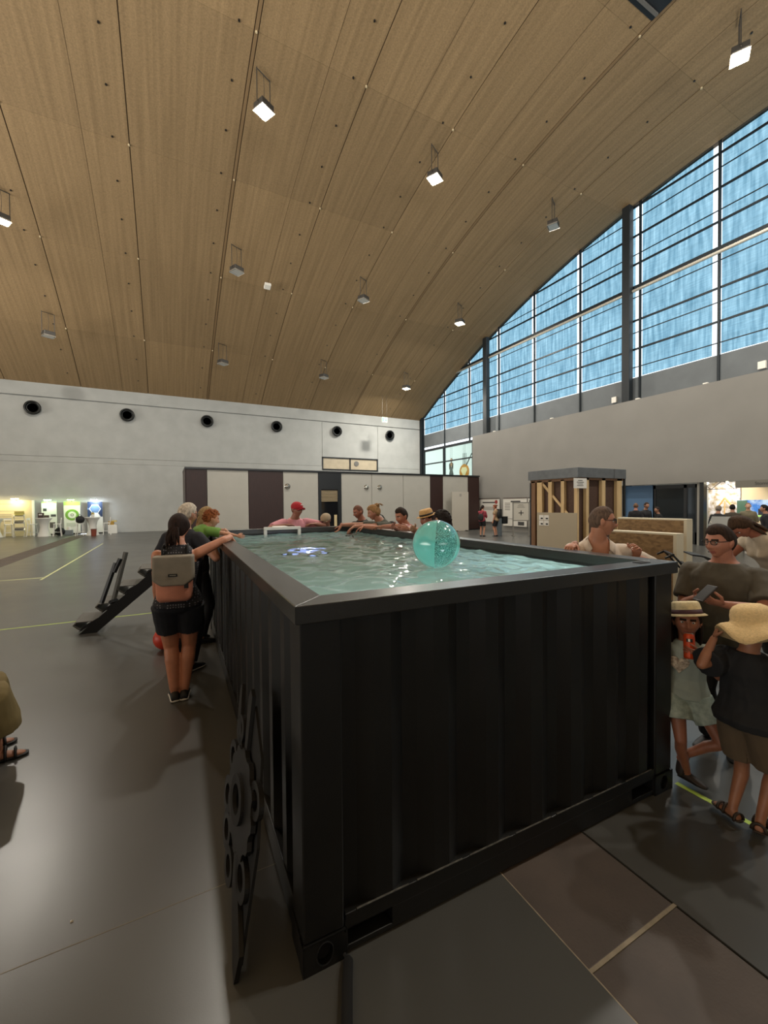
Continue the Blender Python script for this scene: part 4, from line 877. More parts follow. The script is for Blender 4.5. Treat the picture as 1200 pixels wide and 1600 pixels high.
# ---------------------------------------------------------------- people
def remesh(mb, vox, it=4):
    me = mb.mesh('tmp', []); o = bpy.data.objects.new('tmp', me); C.objects.link(o)
    r = o.modifiers.new('r', 'REMESH'); r.mode = 'VOXEL'; r.voxel_size = vox
    s = o.modifiers.new('s', 'SMOOTH'); s.iterations = it; s.factor = .5
    dg = bpy.context.evaluated_depsgraph_get(); ev = o.evaluated_get(dg); m2 = bpy.data.meshes.new_from_object(ev)
    n = len(m2.vertices); v = np.empty(n * 3); m2.vertices.foreach_get('co', v)
    fs = [tuple(p.vertices) for p in m2.polygons]
    bpy.data.objects.remove(o); bpy.data.meshes.remove(me); bpy.data.meshes.remove(m2)
    return v.reshape(-1, 3), fs
def to_obj(name, v, f, mats, parent, mi=None):
    me = bpy.data.meshes.new(name); me.from_pydata(np.asarray(v).tolist(), [], f)
    for m in (mats if isinstance(mats, (list, tuple)) else [mats]): me.materials.append(m)
    me.polygons.foreach_set('use_smooth', [True] * len(me.polygons))
    if mi is not None: me.polygons.foreach_set('material_index', mi)
    return link(bpy.data.objects.new(name, me), parent)
def sstep(a, b, x): t = np.clip((x - a) / (b - a), 0, 1); return t * t * (3 - 2 * t)
def skin_mat(col):
    m = mat('skin_' + col.strip('#'), col, .5, var=.10, scale=14, bump=.05, bscale=220)
    m.node_tree.nodes['Principled BSDF'].inputs['Subsurface Weight'].default_value = .0
    return m
def cloth_mat(name, col, **k):
    k.setdefault('rough', .85); k.setdefault('bump', .12); k.setdefault('bscale', 300); k.setdefault('var', .08); k.setdefault('scale', 10)
    return mat(name, col, **k)
EYEW = mat('eye_white', '#d8d2c8', .25); EYED = mat('eye_iris', '#2b1d14', .15)
LIP = {}
def headfield(nu, nv, fat=1.0, fem=0.0, child=0.0):
    """unit head: x right, y forward, z up, about .235 m tall; returns grid of points and directions"""
    th = np.linspace(0.04, math.pi - .04, nv + 1)[:, None]; ph_ = np.linspace(0, 2 * math.pi, nu, endpoint=False)[None]
    # denser columns on the face (+y = pi/2)
    ph_ = ph_ + .38 * np.sin(2 * (ph_ - math.pi / 2)) * -.5 * (1)
    d = np.stack([np.sin(th) * np.cos(ph_), np.sin(th) * np.sin(ph_), np.cos(th) * np.ones_like(ph_)], -1)
    x, y, z = d[..., 0] * .076 * fat, d[..., 1] * .098, d[..., 2] * .118
    lo = sstep(-.01, -.115, z)
    x = x * (1 - (.34 + .05 * fem - .1 * (fat - 1) * 4) * lo); x = x * (1 + .05 * sstep(.0, .07, z) * (y < 0))
    back = (y < 0); y = np.where(back, y * (1 - .42 * sstep(-.0, -.11, z)), y)
    y = np.where(~back, y * (1 - .06 * sstep(.03, .10, z)) , y)
    # flatten the face, square the cheeks
    y = np.where(y > .055, .055 + (y - .055) * .80, y)
    def G(cx, cz, sx, sz): return np.exp(-((x - cx) / sx) ** 2 - ((z - cz) / sz) ** 2) * (d[..., 1] > 0)
    y = y + .019 * G(0, -.030, .013, .014) + .016 * G(0, -.010, .010, .026) + .006 * G(.013, -.034, .008, .009) + .006 * G(-.013, -.034, .008, .009)
    y = y - .011 * (G(.032, .006, .017, .012) + G(-.032, .006, .017, .012)) + .007 * (G(.03, .027, .026, .009) + G(-.03, .027, .026, .009))
    y = y + .006 * (G(.042, -.03, .02, .02) + G(-.042, -.03, .02, .02))
    y = y + .009 * G(0, -.058, .022, .007) + .009 * G(0, -.070, .020, .007) - .006 * G(0, -.0635, .024, .0030) + .012 * G(0, -.098, .022, .014) - .004 * G(0, -.083, .02, .006)
    z = z + child * .0
    return np.stack([x, y, z], -1), d
def head_geo(res, S, fat=1.0, fem=0.0, eyes=True, ears=True, beard=False):
    nu, nv = (56, 44) if res == 2 else ((36, 28) if res == 1 else (22, 18))
    P, d = headfield(nu, nv, fat, fem)
    v = P.reshape(-1, 3); f = []; mi = []
    for i in range(nv):
        for j in range(nu):
            f.append((i * nu + j, (i + 1) * nu + j, (i + 1) * nu + (j + 1) % nu, i * nu + (j + 1) % nu))
            c = (P[i, j] + P[i + 1, (j + 1) % nu]) / 2
            lip = c[1] > .06 and abs(c[0]) < .024 and -.076 < c[2] < -.053
            brow = c[1] > .05 and .012 < abs(c[0]) < .05 and .019 < c[2] < .029
            brd = beard and c[1] > .01 and c[2] < -.045 and not lip
            mi.append(1 if lip else (4 if (brow or brd) else 0))
    mb = MB()
    mb.v = [tuple(q) for q in v]; mb.f = f; mb.m = mi
    mb.f.append(tuple(range(nu - 1, -1, -1))); mb.m.append(0); mb.f.append(tuple(nv * nu + j for j in range(nu))); mb.m.append(0)
    if eyes:
        for s in (-1, 1):
            mb.sphere((s * .031, .0685, .005), .0112, 12, 8, m=2, sc3=(1.15, 1, .8))
            mb.sphere((s * .031, .0762, .005), .0058, 10, 6, m=3)
    if ears:
        for s in (-1, 1):
            rot = Matrix.Rotation(s * .35, 3, 'Z') @ Matrix.Rotation(.15, 3, 'X')
            mb.sphere((s * .077 * fat, -.004, -.006), .03, 12, 8, sc3=(.34, .62, 1.05), rot=rot); mb.sphere((s * .083 * fat, .004, -.004), .017, 8, 6, sc3=(.5, .6, 1.1), rot=rot)
    mb.v = [tuple(np.array(q) * S) for q in mb.v]
    return mb
def hair_geo(style, S, fat, res, seed=0, thick=.012, top=None, fem=0):
    """hair shell grown from the head surface + tresses; head coordinates"""
    nu, nv = (64, 48) if res == 2 else (40, 30)
    P, d = headfield(nu, nv, fat, fem)
    x, y, z = P[..., 0], P[..., 1], P[..., 2]
    front = .066 - .006 * np.cos(x * 40); 
    if style == 'receding': front = .082 - .0 * x
    line = np.where(y > .02, front * sstep(.02, .06, y) + .0 * (1 - sstep(.02, .06, y)) + .012 * (1 - sstep(.02, .06, y)), .012 - .085 * sstep(.01, -.05, y))
    if style in ('long', 'ponytail', 'bun', 'curly_long'): line = np.where(y > .02, line, line - .02)
    mk = sstep(-.006, .012, z - line)
    ang = np.arctan2(d[..., 1], d[..., 0])
    t = {'buzz': .0035, 'receding': .005}.get(style, thick)
    rs = np.random.RandomState(seed); nzv = np.zeros_like(x)
    for k in range(10):
        q = rs.randn(3) * (55 if style.startswith('curly') or style == 'curly' else 34); nzv += np.sin(x * q[0] + y * q[1] + z * q[2] * .5 + rs.rand() * 6)
    nzv /= 4
    fine = np.sin(ang * 46 + z * 30) * .5 + np.sin(ang * 83 + 2) * .5
    off = mk * (t + t * .30 * nzv + min(t, .012) * .10 * fine) - (1 - mk) * .004
    if top is not None: off += mk * top * sstep(.05, .11, z) * sstep(-.05, .06, y)
    n = np.stack([x / .076 ** 2, y / .098 ** 2, z / .118 ** 2], -1); n /= np.linalg.norm(n, axis=-1, keepdims=True)
    Q = P + n * off[..., None]
    mb = MB(); mb.v = [tuple(q) for q in Q.reshape(-1, 3)]
    for i in range(nv):
        for j in range(nu):
            if max(mk[i, j], mk[i + 1, j], mk[i, (j + 1) % nu], mk[i + 1, (j + 1) % nu]) > .02:
                mb.f.append((i * nu + j, (i + 1) * nu + j, (i + 1) * nu + (j + 1) % nu, i * nu + (j + 1) % nu)); mb.m.append(0)
    mb.f.append(tuple(range(nu - 1, -1, -1))); mb.m.append(0)
    def tress(p0, p1, p2, r0, r1, k=7, n=7):
        p0, p1, p2 = map(Vector, (p0, p1, p2)); pts = []; rr = []
        for i in range(k + 1):
            u = i / k; pts.append(p0 * (1 - u) ** 2 + p1 * 2 * u * (1 - u) + p2 * u * u); rr.append((r0 + (r1 - r0) * u) * (1 - .7 * max(0, u - .75) * 4 * .9))
        mb.tube(pts, rr, n)
    rnd = random.Random(seed)
    if style == 'ponytail':
        for i in range(26):
            a = rnd.uniform(-1, 1); b = rnd.uniform(-1, 1)
            tress((a * .016, -.10, -.005 + b * .014), (a * .06, -.17, -.03 + b * .03), (a * .055, -.13 + b * .02, -.16 + rnd.uniform(-.04, .03)), .014, .009)
        mb.tube([(.02 * math.cos(t), -.105, -.005 + .02 * math.sin(t)) for t in [i * .785 for i in range(9)]], .006, 6, caps=False)
    if style == 'bun':
        for i in range(26):
            q = Vector((rnd.gauss(0, 1), rnd.gauss(0, 1), rnd.gauss(0, 1))).normalized() * .032
            mb.sphere(Vector((0, -.085, .075)) + q, .02, 8, 6)
        for i in range(10):
            a = rnd.uniform(-1, 1); tress((a * .03, -.1, .09), (a * .09, -.15, .12), (a * .11, -.16 + rnd.uniform(-.02, .02), .05), .006, .003)
    if style in ('long', 'curly_long'):
        for i in range(44 if res == 2 else 30):
            a = math.pi * (.02 + .96 * rnd.random()) + math.pi; cx_, cy_ = math.cos(a) * .078, math.sin(a) * .085
            ln_ = rnd.uniform(.17, .27); w_ = .014 if style == 'curly_long' else .012
            tress((cx_, cy_ - .004, rnd.uniform(-.01, .04)), (cx_ * 1.28, cy_ * 1.25, -.07), (cx_ * rnd.uniform(.9, 1.2), cy_ * rnd.uniform(.85, 1.1) - .01, -ln_), w_, w_ * .8)
    if style in ('curly', 'curly_long'):
        nn = 150 if style == 'curly' else 90
        for i in range(nn):
            j = rnd.randrange(nv // 8, nv * 5 // 8); k = rnd.randrange(nu)
            if mk[j, k] < .6: continue
            mb.sphere(Vector(Q[j, k]), rnd.uniform(.008, .014), 7, 5)
    mb.v = [tuple(np.array(q) * S) for q in mb.v]
    return mb
def ik(a, t, l1, l2, hint):
    a, t = Vector(a), Vector(t); d = t - a; L_ = d.length
    if L_ > (l1 + l2) * .999: d = d * ((l1 + l2) * .999 / L_); L_ = d.length; t = a + d
    if L_ < abs(l1 - l2) * 1.05: d = d.normalized() * abs(l1 - l2) * 1.05; L_ = d.length; t = a + d
    u = d.normalized(); k = (l1 * l1 - l2 * l2 + L_ * L_) / (2 * L_); h_ = math.sqrt(max(0, l1 * l1 - k * k))
    hv = Vector(hint) - u * Vector(hint).dot(u)
    hv = hv.normalized() if hv.length > 1e-6 else u.orthogonal().normalized()
    return a + u * k + hv * h_, t
def hand_geo(w, d, n, side, S, curl=.35, spread=1.0, thumb=.5):
    """hand at wrist w, fingers along d, palm facing n; side +1 right, -1 left"""
    d = Vector(d).normalized(); n = Vector(n); n = (n - d * n.dot(d)).normalized(); s = d.cross(n) * side     # s points to the thumb side
    w = Vector(w); mb = MB(); rings = []
    for u, wd, tk in ((-.03, .024, .021), (0, .027, .018), (.03, .038, .017), (.065, .042, .0155), (.088, .040, .012), (.094, .034, .006)):
        rings.append([w + (d * u + s * (wd * math.cos(t)) + n * (tk * math.sin(t))) * S for t in [i * math.pi / 6 for i in range(12)]])
    mb.loft(rings)
    for k, (off, ln_, rr) in enumerate(((.030, .070, .0088), (.010, .079, .0092), (-.010, .074, .0088), (-.029, .056, .0078))):
        p = w + (d * .082 + s * off) * S; dd = (d + s * (off * 2.2 * spread)).normalized(); seg = [.46, .30, .24]; pts = [p - dd * .012 * S]; rs = [rr * S]; pts.append(p); rs.append(rr * S)
        ang = 0
        for q, f in enumerate(seg):
            ang += curl * (.9, 1.15, .8)[q]; v_ = dd * math.cos(ang) + n * math.sin(ang); p = p + v_ * ln_ * f * S; pts.append(p); rs.append(rr * (1 - .10 * (q + 1)) * S)
        pts.append(p + v_ * .004 * S); rs.append(rr * .4 * S)
        mb.tube(pts, rs, 8)
    p = w + (d * .022 + s * .026) * S; v1 = (d * .62 + s * .72 + n * .32 * (1 + thumb)).normalized(); v2 = (d * .9 + s * (.35 - .5 * thumb) + n * (.35 + .4 * thumb)).normalized()
    a = p + v1 * .042 * S; b = a + v2 * .030 * S; c = b + v2 * .024 * S
    mb.tube([p - v1 * .018 * S, p, a, b, c, c + v2 * .005 * S], [.013 * S, .0135 * S, .0108 * S, .0098 * S, .0082 * S, .003 * S], 8)
    return mb
def shoe_geo(an, td, S, sole=False, h_=.075, w_=.043, hl=.075, fl=.175, z0=0.0):
    """foot or shoe under the ankle an, toes along td"""
    td = Vector((td[0], td[1], td[2] if len(td) > 2 else 0)).normalized(); up = Vector((0, 0, 1)); up = (up - td * up.dot(td)).normalized(); s = td.cross(up); mb = MB(); rings = []
    base = Vector(an) - up * (.075 * S)
    for u, wd, ht in ((-1.0, .55, .5), (-.92, .8, .8), (-.5, .86, 1.05), (.0, .88, 1.05), (.35, .95, .80), (.6, 1.05, .60), (.85, .9, .45), (.97, .6, .33), (1.0, .35, .25)):
        L_ = hl if u < 0 else fl; ring = []
        for t in [i * math.pi / 6 for i in range(12)]:
            zz = math.sin(t); zz = (zz * .5 + .5) * ht * h_ if not sole else (zz * .5 + .5) * .018
            ring.append(base + (td * (u * L_) + s * (wd * w_ * math.cos(t) * (1.0 if not sole else 1.1)) + up * (zz + z0)) * S)
        rings.append(ring)
    return mb.loft(rings)
def wrinkle(v, amp, sc_, seed, vert=.45):
    out = np.array(v); o = Vector((seed * 3.1, seed * 1.7, seed))
    for i, p in enumerate(v):
        q = Vector((p[0] * sc_, p[1] * sc_, p[2] * sc_ * vert)) + o
        k = noise.noise(q) + .5 * noise.noise(q * 2.1)
        h_ = math.hypot(p[0], p[1]) + 1e-6
        out[i, 0] += p[0] / h_ * amp * k; out[i, 1] += p[1] / h_ * amp * k
    return out
class P: pass
def person(label, loc, yaw, H=1.72, skin='#a5775c', res=1, vox=.011, lean=0.0, twist=0.0, pelvis_tilt=None, pelvis=None, fat=1.0, belly=0.0, sw=1.0, fem=0.0, hips=1.0,
           head=(0, 0), head_roll=0.0, headfat=1.0, headS=None, legk=1.0, R_arm=None, L_arm=None, R_leg=None, L_leg=None, shirt=None, trousers=None, hair=None, shoes=None, beard=False, group=None, lateral=0.0, eyes=True):
    """standing (or posed) figure, facing +Y of its own frame; arm/leg targets are in room coordinates"""
    S = H / 1.75; yw = R(yaw); Rz = Matrix.Rotation(-yw, 3, 'Z')          # yaw clockwise seen from above, 0 = +Y
    L0 = Vector(loc)
    def tol(p): return Rz.transposed() @ (Vector(p) - L0)
    def dirl(p): return Rz.transposed() @ Vector(p)
    # spine
    pt_ = R(lean) * .5 if pelvis_tilt is None else R(pelvis_tilt); la = R(lean); lat = R(lateral)
    hip = Vector(pelvis) if pelvis is not None else Vector((0, 0, .93 * S))
    if pelvis is not None: hip = tol(pelvis)
    def frame(h):
        t = min(1, max(0, h / .4)); t = t * t * (3 - 2 * t); a = pt_ + (la - pt_) * t; tw = R(twist) * t
        return Matrix.Rotation(-tw, 3, 'Z') @ Matrix.Rotation(lat * t, 3, 'Y') @ Matrix.Rotation(-a, 3, 'X')
    hs = [i * .02 for i in range(-6, 34)]; sp = {}; p = hip.copy(); 
    i0 = 6
    pos = [None] * len(hs); pos[i0] = hip.copy()
    for i in range(i0 + 1, len(hs)): pos[i] = pos[i - 1] + frame(hs[i - 1]) @ Vector((0, 0, .02 * S))
    for i in range(i0 - 1, -1, -1): pos[i] = pos[i + 1] - frame(0) @ Vector((0, 0, .02 * S))
    def T(h, x=0, y=0):
        k = (h + .12) / .02; k = min(max(k, 0), len(hs) - 1.001); i = int(k); q = pos[i] + (pos[i + 1] - pos[i]) * (k - i)
        return q + frame(h) @ Vector((x * S, y * S, 0))
    g = P(); g.S = S
    hw = .095 * hips
    secs = [(-.10, .10 * hips, .08, 0), (-.06, .155 * hips, .105, -.01), (.0, .172 * hips, .118, -.012), (.07, .160 * hips * (1 + .1 * belly), .112, 0), (.17, (.142 - .018 * fem) * (1 + .55 * belly), .098, .0), (.28, .150 * (1 + .35 * belly), .108, .005),
            (.37, .163 * (.5 + .5 * sw), .116, .004 + .012 * fem), (.44, .160 * sw, .102, 0), (.48, .142 * sw, .088, -.006), (.51, .112 * sw, .076, -.01), (.535, .085 * sw, .066, -.01), (.565, .062, .06, -.006), (.60, .055, .056, .0)]
    def rings(infl, h0, h1, flare=0.0):
        out = []; hh = [h0] + [s[0] for s in secs if h0 < s[0] < h1] + [h1]
        for h in hh:
            q = [np.interp(h, [s[0] for s in secs], [s[k] for s in secs]) for k in (1, 2, 3)]
            rx, ry, oy = q[0] * fat, q[1] * fat, q[2]
            bf = belly * .10 * math.exp(-((h - .14) / .11) ** 2); fl = flare * max(0, (.2 - h)) 
            ring = []
            for t in [i * math.pi / 12 for i in range(24)]:
                c, s = math.cos(t), math.sin(t); e = .85
                xx = (abs(c) ** e) * (1 if c >= 0 else -1) * (rx + infl + fl); yy = (abs(s) ** e) * (1 if s >= 0 else -1) * (ry + infl + fl) + oy
                if s > 0: yy += bf * s
                if fem and s > 0 and .3 < h < .44: yy += .035 * fem * math.exp(-((h - .37) / .045) ** 2) * max(math.exp(-((xx - .07) / .05) ** 2), math.exp(-((xx + .07) / .05) ** 2))
                if h < .02 and s < 0 and h > -.09: yy -= .022 * hips * math.exp(-((h + .02) / .06) ** 2) * (-s)
                ring.append(T(h, xx, yy))
            out.append(ring)
        return out
    # arms
    arms = {}
    for nm, sd, spec in (('R', 1, R_arm), ('L', -1, L_arm)):
        sh = T(.452, sd * .172 * sw * (fat * .6 + .4), -.006); l1, l2 = .295 * S, .255 * S; spec = spec or {}
        if 'sh_up' in spec: sh = sh + frame(.47) @ Vector((0, 0, spec['sh_up'] * S))
        if 'to' in spec: wt = tol(spec['to'])
        else: wt = sh + Vector((sd * .07 * S, .05 * S, -.53 * S))
        hint = dirl(spec['hint']) if 'hint' in spec else Vector((sd * .5, -1, -.3))
        el, wr = ik(sh, wt, l1, l2, hint)
        fd = dirl(spec['dir']) if 'dir' in spec else (wr - el).normalized()
        pn = dirl(spec['palm']) if 'palm' in spec else Vector((-sd, 0, 0))
        arms[nm] = (sh, el, wr, fd, pn, spec.get('curl', .3), spec.get('spread', 1.0), spec.get('thumb', .3), sd)
    legs = {}
    for nm, sd, spec in (('R', 1, R_leg), ('L', -1, L_leg)):
        hp = hip + frame(0) @ Vector((sd * hw * S, 0, -.02 * S)); spec = spec or {}
        an = tol(spec['to']) if 'to' in spec else Vector((sd * .09 * S, -.0, .078 * S))
        hint = dirl(spec['hint']) if 'hint' in spec else Vector((sd * .1, 1, 0))
        kn, an = ik(hp, an, .435 * S, .42 * S, hint)
        td = dirl(spec['toe']) if 'toe' in spec else Vector((sd * .15, 1, 0))
        legs[nm] = (hp, kn, an, td, sd)
    # neck and head
    nb = T(.55); Rh = frame(.5); hy, hp_ = R(head[0]), R(head[1])
    HR = Matrix.Rotation(-hy, 3, 'Z') @ Matrix.Rotation(-hp_, 3, 'X') @ Matrix.Rotation(R(head_roll), 3, 'Y')     # relative to the body's upright frame
    hS = (headS if headS else (S * .5 + .5)) 
    hc = nb + (Rh @ Vector((0, .02 * S, .05 * S))) + (HR @ Vector((0, .018, .105))) * hS
    # ---- body mesh
    mb = MB(); mb.loft(rings(0, -.10, .60))
    mb.capsule(nb - Rh @ Vector((0, 0, .05 * S)), .062 * S, hc + HR @ Vector((0, -.018, -.055)) * hS, .056 * hS * (.5 + .5 * fat), 14)
    for sh, el, wr, *_ in arms.values():
        k = .5 + .5 * fat
        mb.capsule(sh, .053 * S * k, sh + (el - sh) * .45, .048 * S * k); mb.capsule(sh + (el - sh) * .4, .049 * S * k, el, .038 * S * k); mb.capsule(el, .038 * S * k, el + (wr - el) * .35, .040 * S * k); mb.capsule(el + (wr - el) * .3, .040 * S * k, wr, .0265 * S)
    for hp, kn, an, td, sd in legs.values():
        k = (.5 + .5 * fat) * legk
        up_ = (hp - kn).normalized(); bk_ = Vector((0, -1, 0)); sh_ = (kn - an).normalized(); bk_ = -(Vector(td) - sh_ * Vector(td).dot(sh_)).normalized()
        mb.capsule(hp, .088 * S * k * hips, hp + (kn - hp) * .5, .074 * S * k); mb.capsule(hp + (kn - hp) * .45, .075 * S * k, kn, .055 * S * k)
        mb.capsule(kn, .053 * S * k, kn + (an - kn) * .32 + bk_ * .018 * S, .054 * S * k); mb.capsule(kn + (an - kn) * .3 + bk_ * .018 * S, .053 * S * k, an + sh_ * .03 * S, .036 * S * k); mb.capsule(an + sh_ * .05 * S, .036 * S, an - Vector((0, 0, .02 * S)), .036 * S)
        sg = shoe_geo(an, td, S, h_=.07, w_=.038, hl=.062, fl=.165); mb.add(sg.v, sg.f)
    bv, bf = remesh(mb, vox * (.6 + .4 * S), 4); bv = bv.tolist(); bm_ = [0] * len(bf)
    def app(m_, R_=None, o_=None):
        n = len(bv)
        for q in m_.v: bv.append(list((R_ @ Vector(q) + o_) if R_ is not None else q))
        for f_ in m_.f: bf.append(tuple(i + n for i in f_))
        bm_.extend(m_.m)
    app(head_geo(res, hS, headfat, fem, eyes=eyes, beard=beard), HR, hc)
    for sh, el, wr, fd, pn, cu, spd, tm, sd in arms.values(): app(hand_geo(wr, fd, pn, sd, S * .98, cu, spd, tm))
    sk = skin_mat(skin); lk = mat('lip_' + skin.strip('#'), '#8a4f44', .45); hm = mat('hair_' + hair[1].strip('#'), hair[1], .75, spec=.2, var=.45, scale=26, stretch=(3, 3, .7), bump=.3, bscale=60) if hair else sk
    body = to_obj('person', bv, bf, [sk, lk, EYEW, EYED, hm], None, bm_); body.location = L0; body.rotation_euler = (0, 0, -yw)
    tag(body, label, 'person', group)
    g.body, g.HR, g.hc, g.hS, g.T, g.frame, g.arms, g.legs, g.hip, g.S, g.tol, g.dirl = body, HR, hc, hS, T, frame, arms, legs, hip, S, tol, dirl
    g.toworld = lambda q: L0 + Rz @ Vector(q)
    g.Rz = Rz
    g.hm = hm
    # ---- clothes
    if shirt:
        m = shirt['mat']; sl = shirt.get('sleeve', .55); hem = shirt.get('hem', -.09); inf = shirt.get('inf', .014); mb = MB(); top = shirt.get('top', .548)
        mb.loft(rings(inf, hem, top, shirt.get('flare', .05)))
        if sl > 0:
            for sh, el, wr, *_ in arms.values():
                k = .5 + .5 * fat; r = [.056 * S * k + inf, .055 * S * k + inf, .046 * S * k + inf * 1.6, .044 * S * k + inf, .034 * S + inf]
                path = [sh + (T(.45) - sh) * .25, sh, sh + (el - sh) * .5, el, wr]; cut = [-.2, 0, .5, 1, 2]
                pp = [path[0]]; rr_ = [r[0]]
                for c_, q, rad in zip(cut[1:], path[1:], r[1:]):
                    if c_ < sl: pp.append(q); rr_.append(rad)
                q = sh + (el - sh) * sl if sl <= 1 else el + (wr - el) * (sl - 1); pp.append(q); rr_.append(float(np.interp(sl, cut[1:], r[1:])) * shirt.get('cuff', 1.05)); mb.tube(pp, rr_, 16)
                mb.sphere(sh, .055 * S * k + inf * .9, 14, 10)
        v, f = remesh(mb, vox * (.6 + .4 * S), 3); v = wrinkle(v, shirt.get('wr', .007), 16, random.random() * 20)
        if shirt.get('vneck'):
            dpt, wd_ = shirt['vneck']; Ri = frame(.45).transposed(); o_ = T(.52); keep = []
            loc_ = [(Ri @ (Vector(q) - o_)) for q in v]
            def inV(i): q = loc_[i]; return q.y > .0 and q.z > -dpt * S and abs(q.x) < wd_ * S * (q.z / S + dpt) / dpt
            f = [t for t in f if not all(inV(i) for i in t)]
        if shirt.get('tank'):
            Ri = frame(.45).transposed(); o_ = T(.475)
            loc_ = [(Ri @ (Vector(q) - o_)) for q in v]
            f = [t for t in f if not all(abs(loc_[i].x) > .135 * S * sw and loc_[i].z > -.10 * S for i in t)]
        g.shirt = to_obj(shirt.get('name', 'shirt'), v, f, m, body)
        if shirt.get('label'): g.shirt['label'] = shirt['label']
    if trousers:
        m = trousers['mat']; ln_ = trousers.get('len', 1.9); inf = trousers.get('inf', .014); mb = MB(); mb.loft(rings(inf, -.10, trousers.get('waist', .10)))
        for hp, kn, an, td, sd in legs.values():
            k = (.5 + .5 * fat) * legk; fl = trousers.get('flare', 0)
            r = [.094 * S * k * hips + inf, .080 * S * k + inf + fl * .5, .060 * S * k + inf + fl, .062 * S * k + inf + fl * 1.2, .048 * S + inf + fl * 1.4]; cut = [0, .5, 1, 1.35, 2]
            path = [hp, (hp + kn) / 2, kn, kn + (an - kn) * .35, an]; pp = []; rr_ = []
            for c_, q, rad in zip(cut, path, r):
                if c_ < ln_: pp.append(q); rr_.append(rad)
            q = hp + (kn - hp) * ln_ if ln_ <= 1 else kn + (an - kn) * (ln_ - 1); pp.append(q); rr_.append(float(np.interp(ln_, cut, r)) * 1.03); mb.tube(pp, rr_, 18)
        v, f = remesh(mb, vox * (.6 + .4 * S), 3); v = wrinkle(v, trousers.get('wr', .006), 13, random.random() * 20)
        g.trousers = to_obj(trousers.get('name', 'trousers'), v, f, m, body)
        if trousers.get('label'): g.trousers['label'] = trousers['label']
    if shoes:
        for hp, kn, an, td, sd in legs.values():
            if shoes[0] == 'sandal':
                so = shoe_geo(an, td, S, sole=True).build('sandal', shoes[1], body, smooth=True)
                tdv = Vector((td[0], td[1], 0)).normalized(); s_ = tdv.cross(Vector((0, 0, 1)))
                st_ = MB(); base = Vector(an) - Vector((0, 0, .075 * S))
                for u, h_ in ((.10, .052), (.045, .075), (-.05, .06)):
                    st_.tube([base + (tdv * u + s_ * (.046 * math.cos(t)) + Vector((0, 0, 1)) * (.008 + h_ * math.sin(t))) * S for t in [i * math.pi / 8 for i in range(9)]], .009 * S, 6, squash=1.8)
                st_.build('strap', shoes[1], so, smooth=True)
            else:
                so = shoe_geo(an, td, S, h_=.082, w_=.046, hl=.078, fl=.18).build('shoe', shoes[1], body, smooth=True)
                shoe_geo(an, td, S, sole=True, w_=.046, hl=.08, fl=.182).build('sole', shoes[2] if len(shoes) > 2 else shoes[1], so, smooth=True)
    if hair:
        hg = hair_geo(hair[0], hS, headfat, res, seed=len(label), fem=fem, **(hair[2] if len(hair) > 2 else {})); hg.v = [tuple(HR @ Vector(q) + hc) for q in hg.v]
        g.hair = to_obj('hair', hg.v, hg.f, hm, body)
    return g
def on_head(g, mb, name, m, smooth=True, parent=None, up=None):
    mb.v = [tuple(g.HR @ (Vector(q) * g.hS) + g.hc) for q in mb.v]
    return mb.build(name, m, parent if parent is not None else g.body, smooth=smooth)
GLF = mat('glasses_black', '#141414', .3); GLL = sheer('glasses_lens', (.9, .92, .92), .02, .05)
def glasses(g, m=None, z=.008, rx=.024, rz=.017, r=.0026, dark=False):
    m = m or GLF; fr_ = MB()
    for s in (-1, 1):
        fr_.tube([(s * .032 + rx * math.copysign(abs(math.cos(t)) ** .7, math.cos(t)), .094, z + rz * math.copysign(abs(math.sin(t)) ** .7, math.sin(t))) for t in [i * math.pi / 9 for i in range(19)]], r, 6, caps=False)
        fr_.tube([(s * (.032 + rx), .093, z + .006), (s * .077, .075, z + .006), (s * .082, .0, z + .006), (s * .081, -.02, z - .012)], r, 6)
    fr_.tube([(-.009, .095, z + .004), (0, .098, z + .007), (.009, .095, z + .004)], r, 6)
    o = on_head(g, fr_, 'glasses', m)
    ln_ = MB()
    for s in (-1, 1): ln_.prism([(s * .032 + rx * .97 * math.copysign(abs(math.cos(t)) ** .7, math.cos(t)), z + rz * .97 * math.copysign(abs(math.sin(t)) ** .7, math.sin(t))) for t in [i * math.pi / 8 for i in range(16)]], .0935, .0945, 'y')
    on_head(g, ln_, 'lens', mat('sunglass_lens', '#0c0c0d', .08) if dark else GLL, False, parent=o)
def brim_hat(g, name, m, prof, band=None, tilt=(0, 0), wave=None, z0=.045, bandm=None, bz=None, sy=1.2, yoff=0.0):
    T_ = Matrix.Rotation(R(tilt[0]), 3, 'X') @ Matrix.Rotation(R(tilt[1]), 3, 'Y')
    def place(mb): mb.v = [tuple(T_ @ Vector((q[0], q[1] * sy, q[2])) + Vector((0, -.006 + yoff, z0))) for q in mb.v]; return mb
    h = on_head(g, place(MB().lathe(prof, 36, wave=wave)), name, m)
    if band: on_head(g, place(MB().lathe(band, 36)), 'hat_band', bandm, parent=h)
    return h
def held(o, par=None): return o
# ---------------------------------------------------------------- the visitors
RIMZ = CHT + .002
W = Vector
